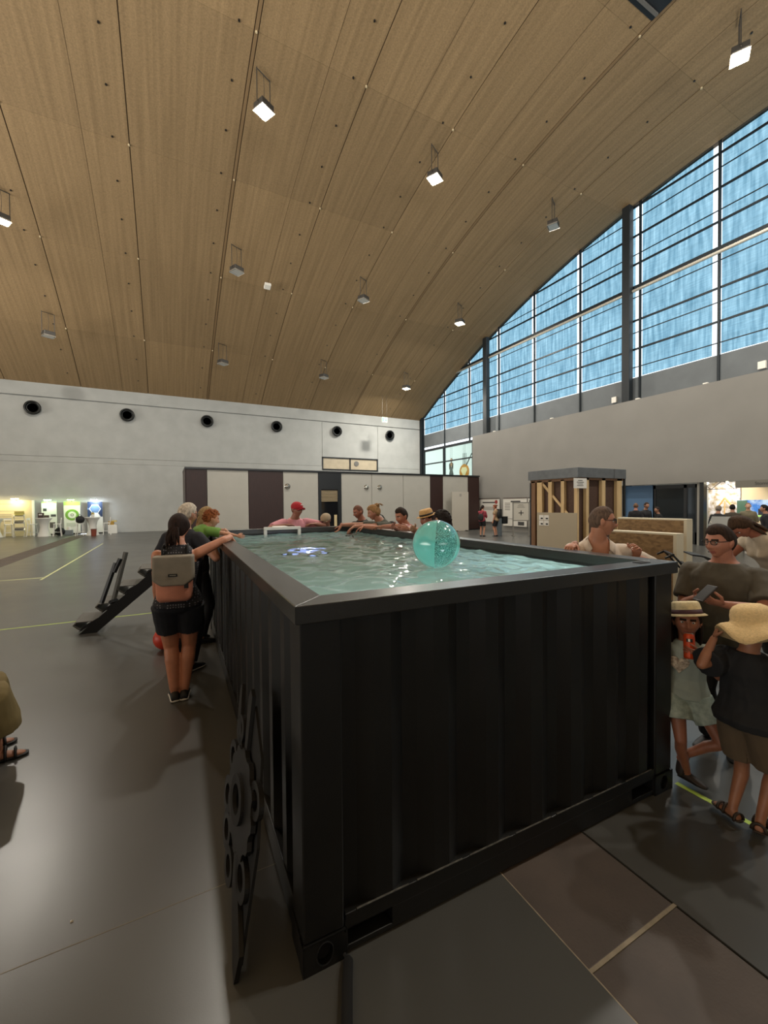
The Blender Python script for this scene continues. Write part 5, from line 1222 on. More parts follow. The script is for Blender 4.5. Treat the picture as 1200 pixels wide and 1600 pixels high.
# pale sleeves / fabrics
navyT = cloth_mat('navy_polo', '#15161f'); greenT = cloth_mat('green_tee', '#6f9a48'); pinkS = cloth_mat('pink_shirt', '#c98a93')
def stripes(name, c1, c2, sc_, axis='Z', ratio=.5):
    m = mat(name, c1, .8, bump=.1, bscale=300); nt = m.node_tree; N = nt.nodes; L = nt.links
    tc = N.new('ShaderNodeTexCoord'); sx = N.new('ShaderNodeSeparateXYZ'); L.new(tc.outputs['Object'], sx.inputs[0]); mu = N.new('ShaderNodeMath'); mu.operation = 'MULTIPLY'; mu.inputs[1].default_value = sc_; L.new(sx.outputs[axis], mu.inputs[0])
    fr_ = N.new('ShaderNodeMath'); fr_.operation = 'FRACT'; L.new(mu.outputs[0], fr_.inputs[0]); gt = N.new('ShaderNodeMath'); gt.operation = 'GREATER_THAN'; gt.inputs[1].default_value = ratio; L.new(fr_.outputs[0], gt.inputs[0])
    mx = N.new('ShaderNodeMix'); mx.data_type = 'RGBA'; mx.inputs['A'].default_value = (*lin(c1), 1); mx.inputs['B'].default_value = (*lin(c2), 1); L.new(gt.outputs[0], mx.inputs['Factor']); L.new(mx.outputs['Result'], N['Principled BSDF'].inputs['Base Color'])
    return m
def dots(name, c1, c2, sc_, r):
    m = mat(name, c1, .8, bump=.1, bscale=300); nt = m.node_tree; N = nt.nodes; L = nt.links
    tc = N.new('ShaderNodeTexCoord'); v = N.new('ShaderNodeTexVoronoi'); v.inputs['Scale'].default_value = sc_; v.inputs['Randomness'].default_value = .15; L.new(tc.outputs['Object'], v.inputs['Vector'])
    lt = N.new('ShaderNodeMath'); lt.operation = 'LESS_THAN'; lt.inputs[1].default_value = r; L.new(v.outputs['Distance'], lt.inputs[0]); mx = N.new('ShaderNodeMix'); mx.data_type = 'RGBA'; mx.inputs['A'].default_value = (*lin(c1), 1); mx.inputs['B'].default_value = (*lin(c2), 1)
    L.new(lt.outputs[0], mx.inputs['Factor']); L.new(mx.outputs['Result'], N['Principled BSDF'].inputs['Base Color']); return m
denim = cloth_mat('dark_denim', '#10131b', var=.3, scale=18); black_shoe = mat('black_shoe', '#111011', .6); white_sole = mat('white_sole', '#c9c5bc', .6); dark_tr = cloth_mat('dark_trousers', '#16171b')
brown_sandal = mat('brown_sandal', '#2f2318', .6, var=.2, scale=20)
# 1 woman with the two-tone backpack
g = person('woman seen from behind with ponytail, denim shorts and two-tone backpack', (.07, 4.30, 0), 8, H=1.70, skin='#b5785a', res=2, vox=.009, lean=4, fem=1, hips=1.04, sw=.95, fat=1.08, legk=1.2, head=(14, 8), head_roll=0,
    R_arm=dict(to=W((.58, 4.62, RIMZ + .035)), hint=(.35, -.4, .25), dir=(.55, .35, -.75), palm=(-.3, .2, -1), curl=.3), L_arm=dict(to=W((-.10, 4.52, .80)), hint=(-.8, -.7, 0), curl=.4),
    shirt=dict(mat=dots('dotted_top', '#1a1a1f', '#77757c', 46, .26), sleeve=0, tank=True, hem=-.03, name='top'), trousers=dict(mat=denim, len=.62, inf=.016, name='shorts', waist=.11), shoes=('shoe', black_shoe, white_sole), hair=('ponytail', '#241610', dict(thick=.024)),
    R_leg=dict(to=W((.108, 4.30, .078)), toe=(.1, 1, 0)), L_leg=dict(to=W((.026, 4.30, .078)), toe=(-.05, 1, 0)))
bp = thing('backpack', 'two-tone backpack, grey flap over salmon pink, worn by the ponytailed woman', 'backpack', g.toworld(g.T(.24, -.01, -.165)), R(-8))
salmon = cloth_mat('salmon_canvas', '#c27f66', var=.1); greyc = cloth_mat('grey_canvas', '#7f7769', var=.1); strapm = mat('strap_black', '#131313', .8)
rt = Matrix.Rotation(R(-3), 3, 'X')
def rr_box(w_, h_, t, n=6, r=.05, taper=1.0):
    pts = []
    for cx_, cz_, a0 in ((w_ - r, h_ - r, 0), (-w_ + r, h_ - r, 90), (-w_ * taper + r, -h_ + r, 180), (w_ * taper - r, -h_ + r, 270)):
        for i in range(n + 1): a = R(a0 + 90 * i / n); pts.append((cx_ + r * math.cos(a), cz_ + r * math.sin(a)))
    return pts
MB().loft([[(x * k, y, z * k + dz) for x, z in rr_box(.155, .20, .1, taper=.92)] for y, k, dz in ((.06, 1.0, 0), (.0, 1.02, 0), (-.05, .98, 0), (-.075, .86, 0))]).build('bag', salmon, bp, smooth=True)
fl = MB(); fp = [(.162, .21), (-.162, .21), (-.165, -.0), (-.10, -.05), (.10, -.05), (.165, -.0)]
fl.loft([[(x * k, y, z) for x, z in fp] for y, k in ((.062, 1.0), (-.02, 1.03), (-.07, 1.0), (-.092, .92))]).build('flap', greyc, bp, bevel=.012)
MB().box((.0, -.094, .045), (.072, .006, .024)).build('name_patch', strapm, bp); MB().box((.105, -.082, -.055), (.035, .012, .04)).build('buckle', strapm, bp)
MB().box((0, -.0965, .045), (.05, .003, .006)).build('patch_print', mat('patch_print', '#8b8678', .7), bp)
for s in (-1, 1): MB().tube([(s * .10, .055, .17), (s * .105, .07, .27), (s * .10, .15, .285), (s * .095, .27, .18), (s * .12, .29, .03), (s * .14, .17, -.12), (s * .13, .06, -.16)], .024, 6, squash=.35).build('shoulder_strap', strapm, bp, smooth=True)
MB().tube([(-.155, .02, .09), (-.2, .03, .08), (-.22, .05, .06)], .012, 6).build('side_strap', strapm, bp)
# red ball on the floor in front of her
rb = thing('red_ball', 'red ball on the floor half hidden by the backpack woman', 'ball', (-.06, 5.88, 0)); MB().sphere((0, 0, .135), .135, 28, 18).build('shell', mat('red_rubber', '#c23a25', .4), rb, smooth=True); MB().lathe([(.001, .272), (.012, .271), (.014, .268)], 10).build('valve', mat('red_valve', '#8a2a1d', .4), rb)
# 2 grey-haired man
g = person('grey-haired man in dark polo leaning on the pool behind the backpack woman', (.12, 5.02, 0), 40, H=1.83, skin='#b27f66', res=1, vox=.011, lean=6, fat=1.08, belly=.5, head=(15, 8), R_arm=dict(to=W((.46, 5.03, 1.3)), hint=(0, -1, -.3)), L_arm=dict(to=W((-.05, 5.35, .95))),
    shirt=dict(mat=navyT, sleeve=.6), trousers=dict(mat=dark_tr, len=1.95), hair=('short', '#b9ad9d', dict(thick=.012)), shoes=('shoe', black_shoe, white_sole))
glasses(g)
# 3 toddler in green
g = person('toddler with curly reddish hair in green t-shirt leaning over the pool edge', (.20, 5.06, .78), 62, H=1.0, skin='#c08a6c', res=1, vox=.009, lean=48, pelvis_tilt=30, head=(20, 12), headS=.86, fat=1.15, belly=.3,
    R_arm=dict(to=W((.70, 4.98, RIMZ + .02)), hint=(0, -1, .2)), L_arm=dict(to=W((.66, 5.42, RIMZ + .02)), hint=(0, 1, .2)), shirt=dict(mat=greenT, sleeve=.75, inf=.018, wr=.008, hem=-.08), trousers=dict(mat=cloth_mat('toddler_trousers', '#3a4048'), len=1.8), hair=('curly', '#8a5230', dict(thick=.013)), shoes=('shoe', mat('toddler_shoe', '#4a4a4a', .7), white_sole))
# 4 woman with sunglasses pushed up, holding the toddler
g = person('blonde woman with sunglasses pushed up, mostly hidden behind the toddler', (.33, 5.98, 0), 75, H=1.78, skin='#a97b62', res=1, vox=.012, lean=8, fem=1, head=(10, 10), R_arm=dict(to=W((.30, 5.40, 1.05)), hint=(0, -.5, -1)), L_arm=dict(to=W((.70, 5.66, RIMZ + .05)), hint=(-.2, .3, .5), dir=(.75, -.1, -.65), palm=(-.6, 0, -.8), curl=.35),
    shirt=dict(mat=cloth_mat('black_top', '#131417'), sleeve=.4), trousers=dict(mat=dark_tr, len=1.95), hair=('long', '#8d7450', dict(thick=.014)), shoes=('shoe', black_shoe, black_shoe))
glasses(g, z=.09, dark=True)
# 5 man in red cap at the far end
fy = PY + CL + .05
g = person('man in a red cap, glasses and pink shirt leaning on the far pool edge', (1.90, 7.06, 0), 176, H=1.86, skin='#8f5f4c', res=1, vox=.010, lean=14, head=(-22, 6), sw=1.08, fat=1.05, R_arm=dict(to=W((1.70, 6.70, RIMZ + .04)), hint=(-1, .2, -.2), dir=(1, -.15, -.05), palm=(0, -.1, -1), sh_up=.03), L_arm=dict(to=W((2.16, 6.68, RIMZ + .045)), hint=(1, .2, -.2), dir=(-1, -.1, 0), palm=(0, 0, -1), sh_up=.03),
    shirt=dict(mat=pinkS, sleeve=.85, name='shirt'), trousers=dict(mat=dark_tr), hair=('short', '#5c4a3c', dict(thick=.006)), shoes=('shoe', black_shoe))
glasses(g)
redc = cloth_mat('red_cap', '#a21c28')
def cap(g, m, back=False, logo=True):
    c = on_head(g, MB().sphere((0, -.006, .045), .104, 24, 12, sc3=(.86, 1.06, .82)), 'cap', m)
    c_ = MB().loft([[(x, y, .058 - .6 * x * x / .07 - (y - .08) * .12 + dz) for x, y in [(.078 * math.cos(t), .075 + .085 * math.sin(t)) for t in [i * math.pi / 10 for i in range(11)]]] for dz in (0, -.005)])
    on_head(g, c_, 'peak', m, parent=c)
    if logo: on_head(g, MB().box((.0, .106, .085), (.03, .006, .022), rot=Matrix.Rotation(R(-35), 3, 'X')), 'cap_emblem', mat('cap_emblem', '#e4d6d0', .7), parent=c)
cap(g, redc)
# 6 person with beige cap low behind the edge
g = person('person in a beige cap crouching low behind the far pool edge', (2.50, 7.02, 0), 200, H=1.64, skin='#8d6350', res=1, vox=.012, lean=10, head=(30, 14), R_arm=dict(to=W((2.3, 6.9, 1.25))), L_arm=dict(to=W((2.8, 6.9, 1.2))), shirt=dict(mat=cloth_mat('grey_tee', '#6b655e'), sleeve=.6), trousers=dict(mat=dark_tr), hair=('short', '#3b2c22', dict(thick=.006)), shoes=('shoe', black_shoe))
cap(g, cloth_mat('beige_cap', '#a08f77'), logo=False)
xr = 2.95
# 7 bald man
g = person('man with shaved reddish head looking down behind the woman with the bun', (3.20, 6.95, 0), 240, H=1.80, skin='#a06650', res=1, vox=.012, lean=12, head=(20, 18), R_arm=dict(to=W((2.98, 7.05, 1.3))), L_arm=dict(to=W((2.75, 6.6, 1.30)), hint=(.5, -1, 0)), shirt=dict(mat=cloth_mat('olive_dark_tee', '#2f2f2a'), sleeve=.6), trousers=dict(mat=dark_tr), hair=('buzz', '#6d4a3c'), shoes=('shoe', black_shoe))
# 8 woman with blond bun, both arms over the water
g = person('woman with a messy blond bun reaching over the pool into the water', (3.30, 6.15, 0), 262, H=1.86, skin='#a5725a', res=1, vox=.010, lean=28, fem=1, head=(18, 20), R_arm=dict(to=W((2.36, 6.46, 1.46)), hint=(0, 1, .4), dir=(-.5, 0, -.85), palm=(-.8, 0, .4), curl=.3), L_arm=dict(to=W((2.52, 5.98, RIMZ + .02)), hint=(0, -1, .3), dir=(-.8, .1, -.5), palm=(-.3, 0, -1), curl=.3),
    shirt=dict(mat=cloth_mat('khaki_tee', '#4d4d42'), sleeve=.7), trousers=dict(mat=dark_tr), hair=('bun', '#8b6a45', dict(thick=.016)), shoes=('shoe', black_shoe))
bp2 = thing('shoulder_bag', 'black bag strap and pouch on the back of the woman with the bun', 'bag', g.toworld(g.T(.34, -.02, -.15)), R(-262)); MB().sphere((0, 0, 0), .12, 16, 10, sc3=(1.2, .45, .9)).build('pouch', strapm, bp2, smooth=True); MB().tube([(.1, 0, .06), (.13, .1, .2), (.05, .2, .22)], .02, 6, squash=.4).build('strap', strapm, bp2)
# 9 man in pink striped shirt
g = person('dark-haired man in a pink striped shirt with folded arms on the pool edge', (3.18, 5.26, 0), 250, H=1.77, skin='#a36a50', res=1, vox=.010, lean=18, head=(8, 14), fat=1.04, R_arm=dict(to=W((2.50, 5.98, RIMZ + .05)), hint=(.4, .4, .6), dir=(-.8, .25, -.35), palm=(-.3, 0, -1), curl=.3), L_arm=dict(to=W((2.72, 5.30, RIMZ + .045)), hint=(.2, -1, .2), dir=(-.4, .9, -.05), palm=(0, 0, -1), curl=.35),
    shirt=dict(mat=stripes('pink_stripes', '#c9a9a2', '#a5585a', 26, 'Z', .72), sleeve=.8), trousers=dict(mat=dark_tr), hair=('short', '#2b2019', dict(thick=.011, top=.012)), shoes=('shoe', black_shoe))
wt = MB(); 
# 10 man in straw hat
g = person('bearded man in a straw trilby with black band behind the beach ball', (3.20, 4.74, 0), 248, H=1.71, skin='#976450', res=1, vox=.011, lean=10, head=(12, 6), beard=True, R_arm=dict(to=W((2.72, 4.95, RIMZ + .045)), hint=(0, 1, 0)), L_arm=dict(to=W((2.74, 4.62, RIMZ + .045)), hint=(0, -1, 0)), shirt=dict(mat=cloth_mat('dark_grey_tee', '#2a2a2c'), sleeve=.6), trousers=dict(mat=dark_tr), hair=('short', '#2b2019', dict(thick=.006)), shoes=('shoe', black_shoe))
straw = mat('straw', '#bd9560', .8, var=.2, scale=70, bump=.4, bscale=120); blackband = mat('hat_band_black', '#161414', .7)
trilby = [(.125, -.004), (.126, .0), (.10, -.004), (.088, .006), (.086, .03), (.080, .065), (.070, .085), (.045, .088), (.001, .078)]
brim_hat(g, 'straw_hat', straw, trilby, band=[(.0885, .006), (.0875, .03), (.0862, .03), (.087, .006)], bandm=blackband, tilt=(-8, 4), z0=.052)
# 11 dark-haired woman
g = person('woman with dark wavy hair and bare shoulder, turned away right of the beach ball', (3.20, 4.20, 0), 300, H=1.72, skin='#b08467', res=1, vox=.010, lean=14, fem=1, head=(28, 12), R_arm=dict(to=W((2.78, 4.5, RIMZ + .045)), hint=(0, 1, 0)), L_arm=dict(to=W((2.78, 4.05, RIMZ + .02)), hint=(0, -1, 0)), shirt=dict(mat=cloth_mat('black_vest', '#141416'), sleeve=0, tank=True, name='vest'), trousers=dict(mat=dark_tr), hair=('curly_long', '#1d1512', dict(thick=.022)), shoes=('shoe', black_shoe))
# 12 man in white shirt
whiteS = cloth_mat('white_linen', '#cdbfb0', var=.05, bump=.2)
g = person('man in open white shirt and glasses with cropped hair behind the right pool edge', (3.14, 2.25, 0), 222, H=1.77, skin='#a87258', res=2, vox=.008, lean=8, twist=0, head=(-84, 4), fat=1.08, sw=1.06, R_arm=dict(to=W((2.90, 2.27, RIMZ + .032)), hint=(.3, .4, -1), dir=(-1, -.25, -.22), palm=(-.25, 0, -1), curl=.7, spread=.3), L_arm=dict(to=W((3.27, 2.0, 1.36)), hint=(.9, -.6, -.5), dir=(-.2, -.35, .9), palm=(-.9, .2, .1), curl=.8),
    shirt=dict(mat=whiteS, sleeve=1.2, vneck=(.24, .085), wr=.008, top=.57, inf=.010), trousers=dict(mat=dark_tr), hair=('buzz', '#5a483d'), shoes=('shoe', black_shoe))
glasses(g)
col_ = MB(); fr45 = g.frame(.5)
for s in (-1, 1):
    ps = [g.T(.57, s * .01, -.078), g.T(.575, s * .06, -.04), g.T(.555, s * .078, .03), g.T(.50, s * .062, .115)]; qs = [g.T(.525, s * .02, -.10), g.T(.525, s * .10, -.05), g.T(.505, s * .115, .05), g.T(.455, s * .10, .125)]
    n_ = len(col_.v); vs_ = ps + qs + [q + fr45 @ Vector((0, .004, .006)) for q in ps + qs]
    col_.add(vs_, [(0, 1, 5, 4), (1, 2, 6, 5), (2, 3, 7, 6), (8, 9, 13, 12), (9, 10, 14, 13), (10, 11, 15, 14), (0, 1, 9, 8), (1, 2, 10, 9), (2, 3, 11, 10), (4, 5, 13, 12), (5, 6, 14, 13), (6, 7, 15, 14), (3, 7, 15, 11), (0, 4, 12, 8)])
col_.build('collar', whiteS, g.body, smooth=True)
# 13 man in grey-green t-shirt with phone
g = person('man in grey-green t-shirt and glasses holding a phone behind the two children', (3.55, 1.53, 0), 262, H=1.61, skin='#a06a54', res=2, vox=.008, lean=2, head=(24, 4), fat=1.22, belly=.55, sw=1.12, headfat=1.06, R_arm=dict(to=W((3.27, 1.56, 1.13)), hint=(.6, .8, -.6), dir=(-.7, -.55, .05), palm=(.2, -.5, .8), curl=.55, thumb=.6), L_arm=dict(to=W((3.23, 1.40, 1.12)), hint=(.5, -1, -.5), dir=(-.75, .4, .2), palm=(.1, .5, .8), curl=.5, thumb=.6),
    shirt=dict(mat=cloth_mat('greygreen_tee', '#4c473c', var=.05), sleeve=.78, wr=.008, hem=-.08, inf=.018, cuff=1.12), trousers=dict(mat=dark_tr, len=1.95), hair=('short', '#2e2119', dict(thick=.013, top=.016)), shoes=('shoe', black_shoe))
glasses(g)
ph0 = thing('smartphone', 'dark smartphone held by the man in the grey-green t-shirt', 'phone', (3.135, 1.455, 1.192), R(-18)); rm = Matrix.Rotation(R(-38), 3, 'Y')
MB().box((0, 0, 0), (.15, .075, .009), rot=rm).build('case', mat('phone_case', '#2a2220', .4), ph0, bevel=.003); MB().box(rm @ Vector((0, 0, .0052)), (.138, .067, .001), rot=rm).build('display', mat('phone_glass', '#3a3d42', .1), ph0)
# 14 girl with hat and orange can, one foot against the container
tee = cloth_mat('mint_tee', '#949c91'); tie = mat('tie_dye_shorts', '#76847a', .85, col2='#a8b2a6', scale=22, bump=.1, bscale=300)
g = person('girl in banded hat and pale shorts drinking from an orange can', (2.915, 1.455, 0), 238, H=1.08, skin='#8a5740', res=2, vox=.007, lean=-3, head=(0, -4), headS=.87, fem=0, fat=1.0, L_arm=dict(to=W((2.818, 1.338, .880)), hint=(.6, -.6, -1), dir=(-.85, .42, .22), palm=(.8, .5, .1), curl=.55, thumb=.2), R_arm=dict(to=W((2.76, 1.56, .74)), hint=(-1, .6, 0)),
    shirt=dict(mat=tee, sleeve=.62, hem=-.03, inf=.016, flare=.1, cuff=1.2), trousers=dict(mat=tie, len=.55, inf=.022, flare=.018, name='shorts'), hair=('long', '#20150f', dict(thick=.012)), shoes=('shoe', mat('brown_shoe', '#2a1f18', .6, var=.2, scale=30), mat('dark_sole', '#15110e', .7)),
    R_leg=dict(to=W((2.90, 1.44, .079)), toe=(.0, -1, 0)), L_leg=dict(to=W((2.88, 1.47, .17)), hint=(.25, -1, 0), toe=(-.35, .1, -.8)))
hatc = mat('hat_cream', '#c9b88f', .8, var=.16, scale=40, bump=.3, bscale=140)
brim_hat(g, 'sun_hat', hatc, [(.122, -.016), (.124, -.012), (.104, .0), (.095, .01), (.092, .045), (.086, .075), (.074, .086), (.001, .088)], band=[(.1045, .0), (.0968, .012), (.0945, .03), (.092, .03), (.094, .01), (.1, .0)], bandm=mat('band_maroon', '#3a1016', .7), tilt=(6, 8), z0=.058)
# heart print on the tee
ht = MB(); pts = []
for i in range(28):
    t = 2 * math.pi * i / 28; pts.append((.0034 * 16 * math.sin(t) ** 3, .0036 * (13 * math.cos(t) - 5 * math.cos(2 * t) - 2 * math.cos(3 * t) - math.cos(4 * t))))
def curve_on_chest(x, z, d): return g.T(.33 + z * 1.0 / g.S, (x + .045) / g.S, .128 + d - 1.1 * (x + .045) ** 2 / g.S)
hv = [curve_on_chest(x, z, .018) for x, z in pts] + [curve_on_chest(x * .5, z * .5, .026) for x, z in pts] + [curve_on_chest(0, 0, .028)]
n_ = len(pts); hf = [(i, (i + 1) % n_, n_ + (i + 1) % n_, n_ + i) for i in range(n_)] + [(n_ + i, n_ + (i + 1) % n_, 2 * n_) for i in range(n_)]
hm_ = mat('heart_print', '#d8c8b0', .7, col2='#6a5545', scale=70)
MB().add(hv, hf).build('heart_print', hm_, g.body, smooth=True)
cn = thing('drink_can', 'orange drink can with a small dark emblem, held to the girl\'s mouth', 'can', (2.782, 1.371, .846), R(0))
tl = Vector((0, 0, 1)).rotation_difference(Vector((.255, .16, .95)).normalized()).to_matrix()
def tilt_(mb): mb.v = [tuple(tl @ Vector(q)) for q in mb.v]; return mb
tilt_(MB().lathe([(.001, 0), (.024, .0), (.030, .008), (.030, .135), (.024, .146), (.024, .15), (.001, .147)], 22)).build('body', mat('can_orange', '#c4451c', .35, .2), cn, smooth=False)
tilt_(MB().lathe([(.0235, .1465), (.0255, .149), (.0235, .1515)], 22)).build('rim', mat('can_alu', '#b9b5ad', .3, .8), cn)
e_ = MB(); e_.loft([[(rr * math.cos(t), rr * math.sin(t), z) for t in [R(180) + i * R(9) for i in range(8)]] for rr, z in ((.0305, .098), (.0305, .118))], caps=False); tilt_(e_).build('emblem', mat('can_dark', '#1c1512', .5), cn)
e_ = MB(); e_.loft([[(rr * math.cos(t), rr * math.sin(t), z) for t in [R(198) + i * R(6) for i in range(4)]] for rr, z in ((.0308, .1), (.0308, .116))], caps=False); tilt_(e_).build('emblem_letter', mat('can_white', '#e6ddd2', .5), cn)
# 15 child in floppy straw hat, seen from behind
g = person('child in floppy straw hat, dark t-shirt and olive shorts, seen from behind', (2.815, 1.10, 0), 95, H=1.15, skin='#96654a', res=2, vox=.007, lean=2, head=(-6, 4), headS=.9, fat=1.06, belly=.1, R_arm=dict(to=W((2.80, .93, 1.03)), hint=(-.2, -1, -.4), dir=(.2, .1, 1), palm=(.2, .9, .2), curl=.9), L_arm=dict(to=W((2.715, 1.215, 1.03)), hint=(-.3, .15, -1), dir=(.35, -.1, .8), palm=(.5, -.8, 0), curl=1.0, spread=.2),
    shirt=dict(mat=cloth_mat('charcoal_tee', '#17181b', var=.08), sleeve=.75, hem=-.06, inf=.028, wr=.008, flare=.12, cuff=1.25), trousers=dict(mat=cloth_mat('olive_shorts', '#5b4c3a'), len=.86, inf=.026, flare=.022, wr=.009, name='shorts'), hair=('short', '#6d4a2c', dict(thick=.01)), shoes=('sandal', brown_sandal),
    R_leg=dict(to=W((2.80, 1.035, .079)), toe=(1, .25, 0)), L_leg=dict(to=W((2.78, 1.15, .079)), toe=(.35, 1.0, 0)))
straw2 = mat('pale_straw', '#d4b886', .85, var=.12, scale=90, bump=.5, bscale=160)
brim_hat(g, 'floppy_hat', straw2, [(.185, -.075), (.187, -.070), (.165, -.045), (.135, -.022), (.110, -.006), (.106, .004), (.105, .030), (.098, .060), (.082, .083), (.054, .098), (.001, .104)], tilt=(2, -10), z0=.045, wave=lambda t, r: (.036 * math.sin(3 * t + 2.0) + .016 * math.sin(5 * t)) * max(0, (r - .105) / .08))
# 16 woman bending down, behind the man with the phone
g = person('woman with long brown hair bending down behind the man with the phone', (5.85, 2.0, 0), 297, H=1.80, skin='#9c5f48', res=1, vox=.011, lean=36, fem=1, head=(10, 58), R_arm=dict(to=W((5.4, 2.5, .95))), L_arm=dict(to=W((5.3, 2.0, .95))), shirt=dict(mat=cloth_mat('cream_top', '#b9ac98'), sleeve=.4), trousers=dict(mat=dark_tr), hair=('long', '#3b2a1c', dict(thick=.02)), shoes=('shoe', black_shoe))
# 17-18 two visitors reading the posters
g = person('woman in red top with dark ponytail and black shorts reading the posters', (14.9, 17.35, 0), 62, H=1.66, skin='#a9795f', res=0, vox=.018, lean=2, fem=1, head=(25, 6), R_arm=dict(to=W((15.25, 17.4, 1.0))), L_arm=dict(to=W((15.2, 17.7, 1.0))), shirt=dict(mat=cloth_mat('red_top', '#8c3340'), sleeve=1.2), trousers=dict(mat=dark_tr, len=.75, name='shorts'), hair=('ponytail', '#1f1613', dict(thick=.016)), shoes=('shoe', black_shoe))
sbg = thing('small_backpack', 'black bag hanging on the back of the woman in red', 'bag', g.toworld(g.T(.15, 0, -.2)), R(-62)); MB().sphere((0, 0, 0), .16, 14, 10, sc3=(1.0, .5, 1.25)).build('body', strapm, sbg, smooth=True); MB().tube([(.08, .03, .17), (.1, .12, .30), (.08, .22, .25)], .02, 6).build('strap', strapm, sbg)
g = person('woman with reddish hair in tan top and dark shorts by the grey pedestal', (15.55, 17.0, 0), 340, H=1.68, skin='#a9795f', res=0, vox=.018, lean=2, fem=1, head=(-30, 6), shirt=dict(mat=cloth_mat('tan_top', '#8f775a'), sleeve=.5), trousers=dict(mat=cloth_mat('navy_shorts', '#15171d'), len=.8, name='shorts'), hair=('bun', '#6d3a26', dict(thick=.02)), shoes=('shoe', black_shoe))
sbg = thing('small_backpack', 'black backpack on the woman in the tan top', 'bag', g.toworld(g.T(.30, 0, -.2)), R(-340)); MB().sphere((0, 0, 0), .17, 14, 10, sc3=(1.0, .55, 1.3)).build('body', strapm, sbg, smooth=True); MB().tube([(.09, .03, .18), (.1, .12, .28), (.09, .22, .22)], .02, 6).build('strap', strapm, sbg)
# 19+ distant visitors at the stands
def far(label, x, y, yaw, H, shirt, hair, style='short', skin='#a37760', lean=2, sl=2.0, **k):
    return person(label, (x, y, 0), yaw, H=H, skin=skin, res=0, vox=.018, lean=lean, shirt=dict(mat=cloth_mat(*shirt), sleeve=sl), trousers=dict(mat=dark_tr), hair=(style, hair), shoes=('shoe', black_shoe), **k)
far('balding man in dark jacket before the blue display wall', 15.9, 9.72, 60, 1.74, ('dark_jacket', '#17181c'), '#6b5242', 'buzz', '#a36a58')
far('person with dark hair and dark vest between two visitors before the blue wall', 16.35, 9.62, 200, 1.76, ('dark_vest', '#1d1f24'), '#33261f')
far('man in black jacket right of the pair before the black glass front', 16.45, 9.2, 300, 1.58, ('black_jacket', '#101114'), '#2a2220')
far('grey-haired visitor in black before the lit house photo', 16.5, 7.30, 80, 1.63, ('black_pullover', '#131417'), '#6f675f', head=(10, 5))
far('dark-haired visitor facing the lit house photo', 17.6, 7.35, 60, 1.66, ('brown_pullover', '#3b352b'), '#1c1715')
far('bald man in olive shirt in front of the blue screen', 18.35, 7.20, 250, 1.72, ('olive_shirt', '#6b6450'), '#8a6a55', 'buzz', '#c39a80', sl=1.2)
far('man in dark suit at the right edge of the photo', 16.3, 5.95, 330, 1.66, ('dark_suit', '#14161d'), '#1c1715')
# seated visitor at the left edge
bench = thing('bench', 'plain grey bench under the seated visitor at the left edge', 'bench', (-1.63, 3.62, 0), R(0)); MB().box((0, 0, .43), (.9, .4, .05)).build('seat', lampgrey, bench, bevel=.01)
for s in (-.38, .38): MB().box((s, 0, .2), (.05, .36, .41)).build('leg', lampgrey, bench)
g = person('seated visitor in wide olive trousers and black sandals, cut by the left edge', (-1.43, 3.72, 0), 75, H=1.72, skin='#a06e55', res=1, vox=.012, lean=10, pelvis=(-1.50, 3.66, .56), fem=1, R_leg=dict(to=W((-1.10, 3.84, .079)), hint=(.8, .1, .8), toe=(1, .22, 0)), L_leg=dict(to=W((-1.22, 4.06, .079)), hint=(.8, .2, .8), toe=(1, .4, 0)), R_arm=dict(to=W((-1.35, 3.6, .72))), L_arm=dict(to=W((-1.4, 3.95, .72))),
    shirt=dict(mat=cloth_mat('olive_blouse', '#5b5034'), sleeve=1.0), trousers=dict(mat=cloth_mat('olive_culottes', '#6a5c38'), len=1.55, flare=.045, inf=.03), hair=('long', '#3a2a1e'), shoes=('sandal', black_shoe))
# ---------------------------------------------------------------- folding steps at the far left of the pool
stp = thing('steps', 'black single-stringer metal steps with four grey treads against the pool\'s left side', 'steps', (-1.12, 7.12, 0), 0)
bs_ = mat('black_steel', '#0e0e10', .45, .2); trd = mat('tread_grey', '#4f4e49', .6, .1, bump=.2, bscale=80)
sl_ = .83 / .96
MB().prism([(-.02, 0), (.19, 0), (1.52, 1.15), (1.52, 1.34), (1.43, 1.30)], 0, .03, 'y').build('stringer', bs_, stp)
for k in range(4):
    x0, z0 = -.06 + .265 * k, .17 + .23 * k
    t = MB(); t.box2((x0, 0.03, z0 - .012), (x0 + .27, .62, z0)).build('tread', trd, stp, bevel=.003)
    MB().prism([(x0, z0 - .012), (x0 - .035, z0 - .045), (x0 + .02, z0 - .10), (x0 + .07, z0 - .13), (x0 + .08, z0 - .12), (x0 + .03, z0 - .085), (x0 - .012, z0 - .042), (x0 + .012, z0 - .012)], .03, .62, 'y').build('nosing', trd, stp)
    MB().prism([(x0 + .04, z0 - .13), (x0 + .27, z0 - .012), (x0 + .27, z0 + .04), (x0 + .1, z0 - .06)], -.004, .03, 'y').build('bracket', bs_, stp)
rl = thing('handrail', 'black folded rail panel standing tilted on the black steps', 'rail', (-1.12, 7.08, 0), 0)
for nm, a, b_, r, m in (('bar', (.26, 0, .42), (.44, 0, .98), .03, bs_), ('plate', (.38, .1, .36), (.56, .1, 1.12), .032, trd), ('hinge', (.36, .0, .42), (.44, .1, .42), .03, bs_), ('upper_bar', (.42, -.02, .85), (.50, -.02, 1.04), .03, bs_)): MB().tube([a, b_], r, 4).build(nm, m, rl)
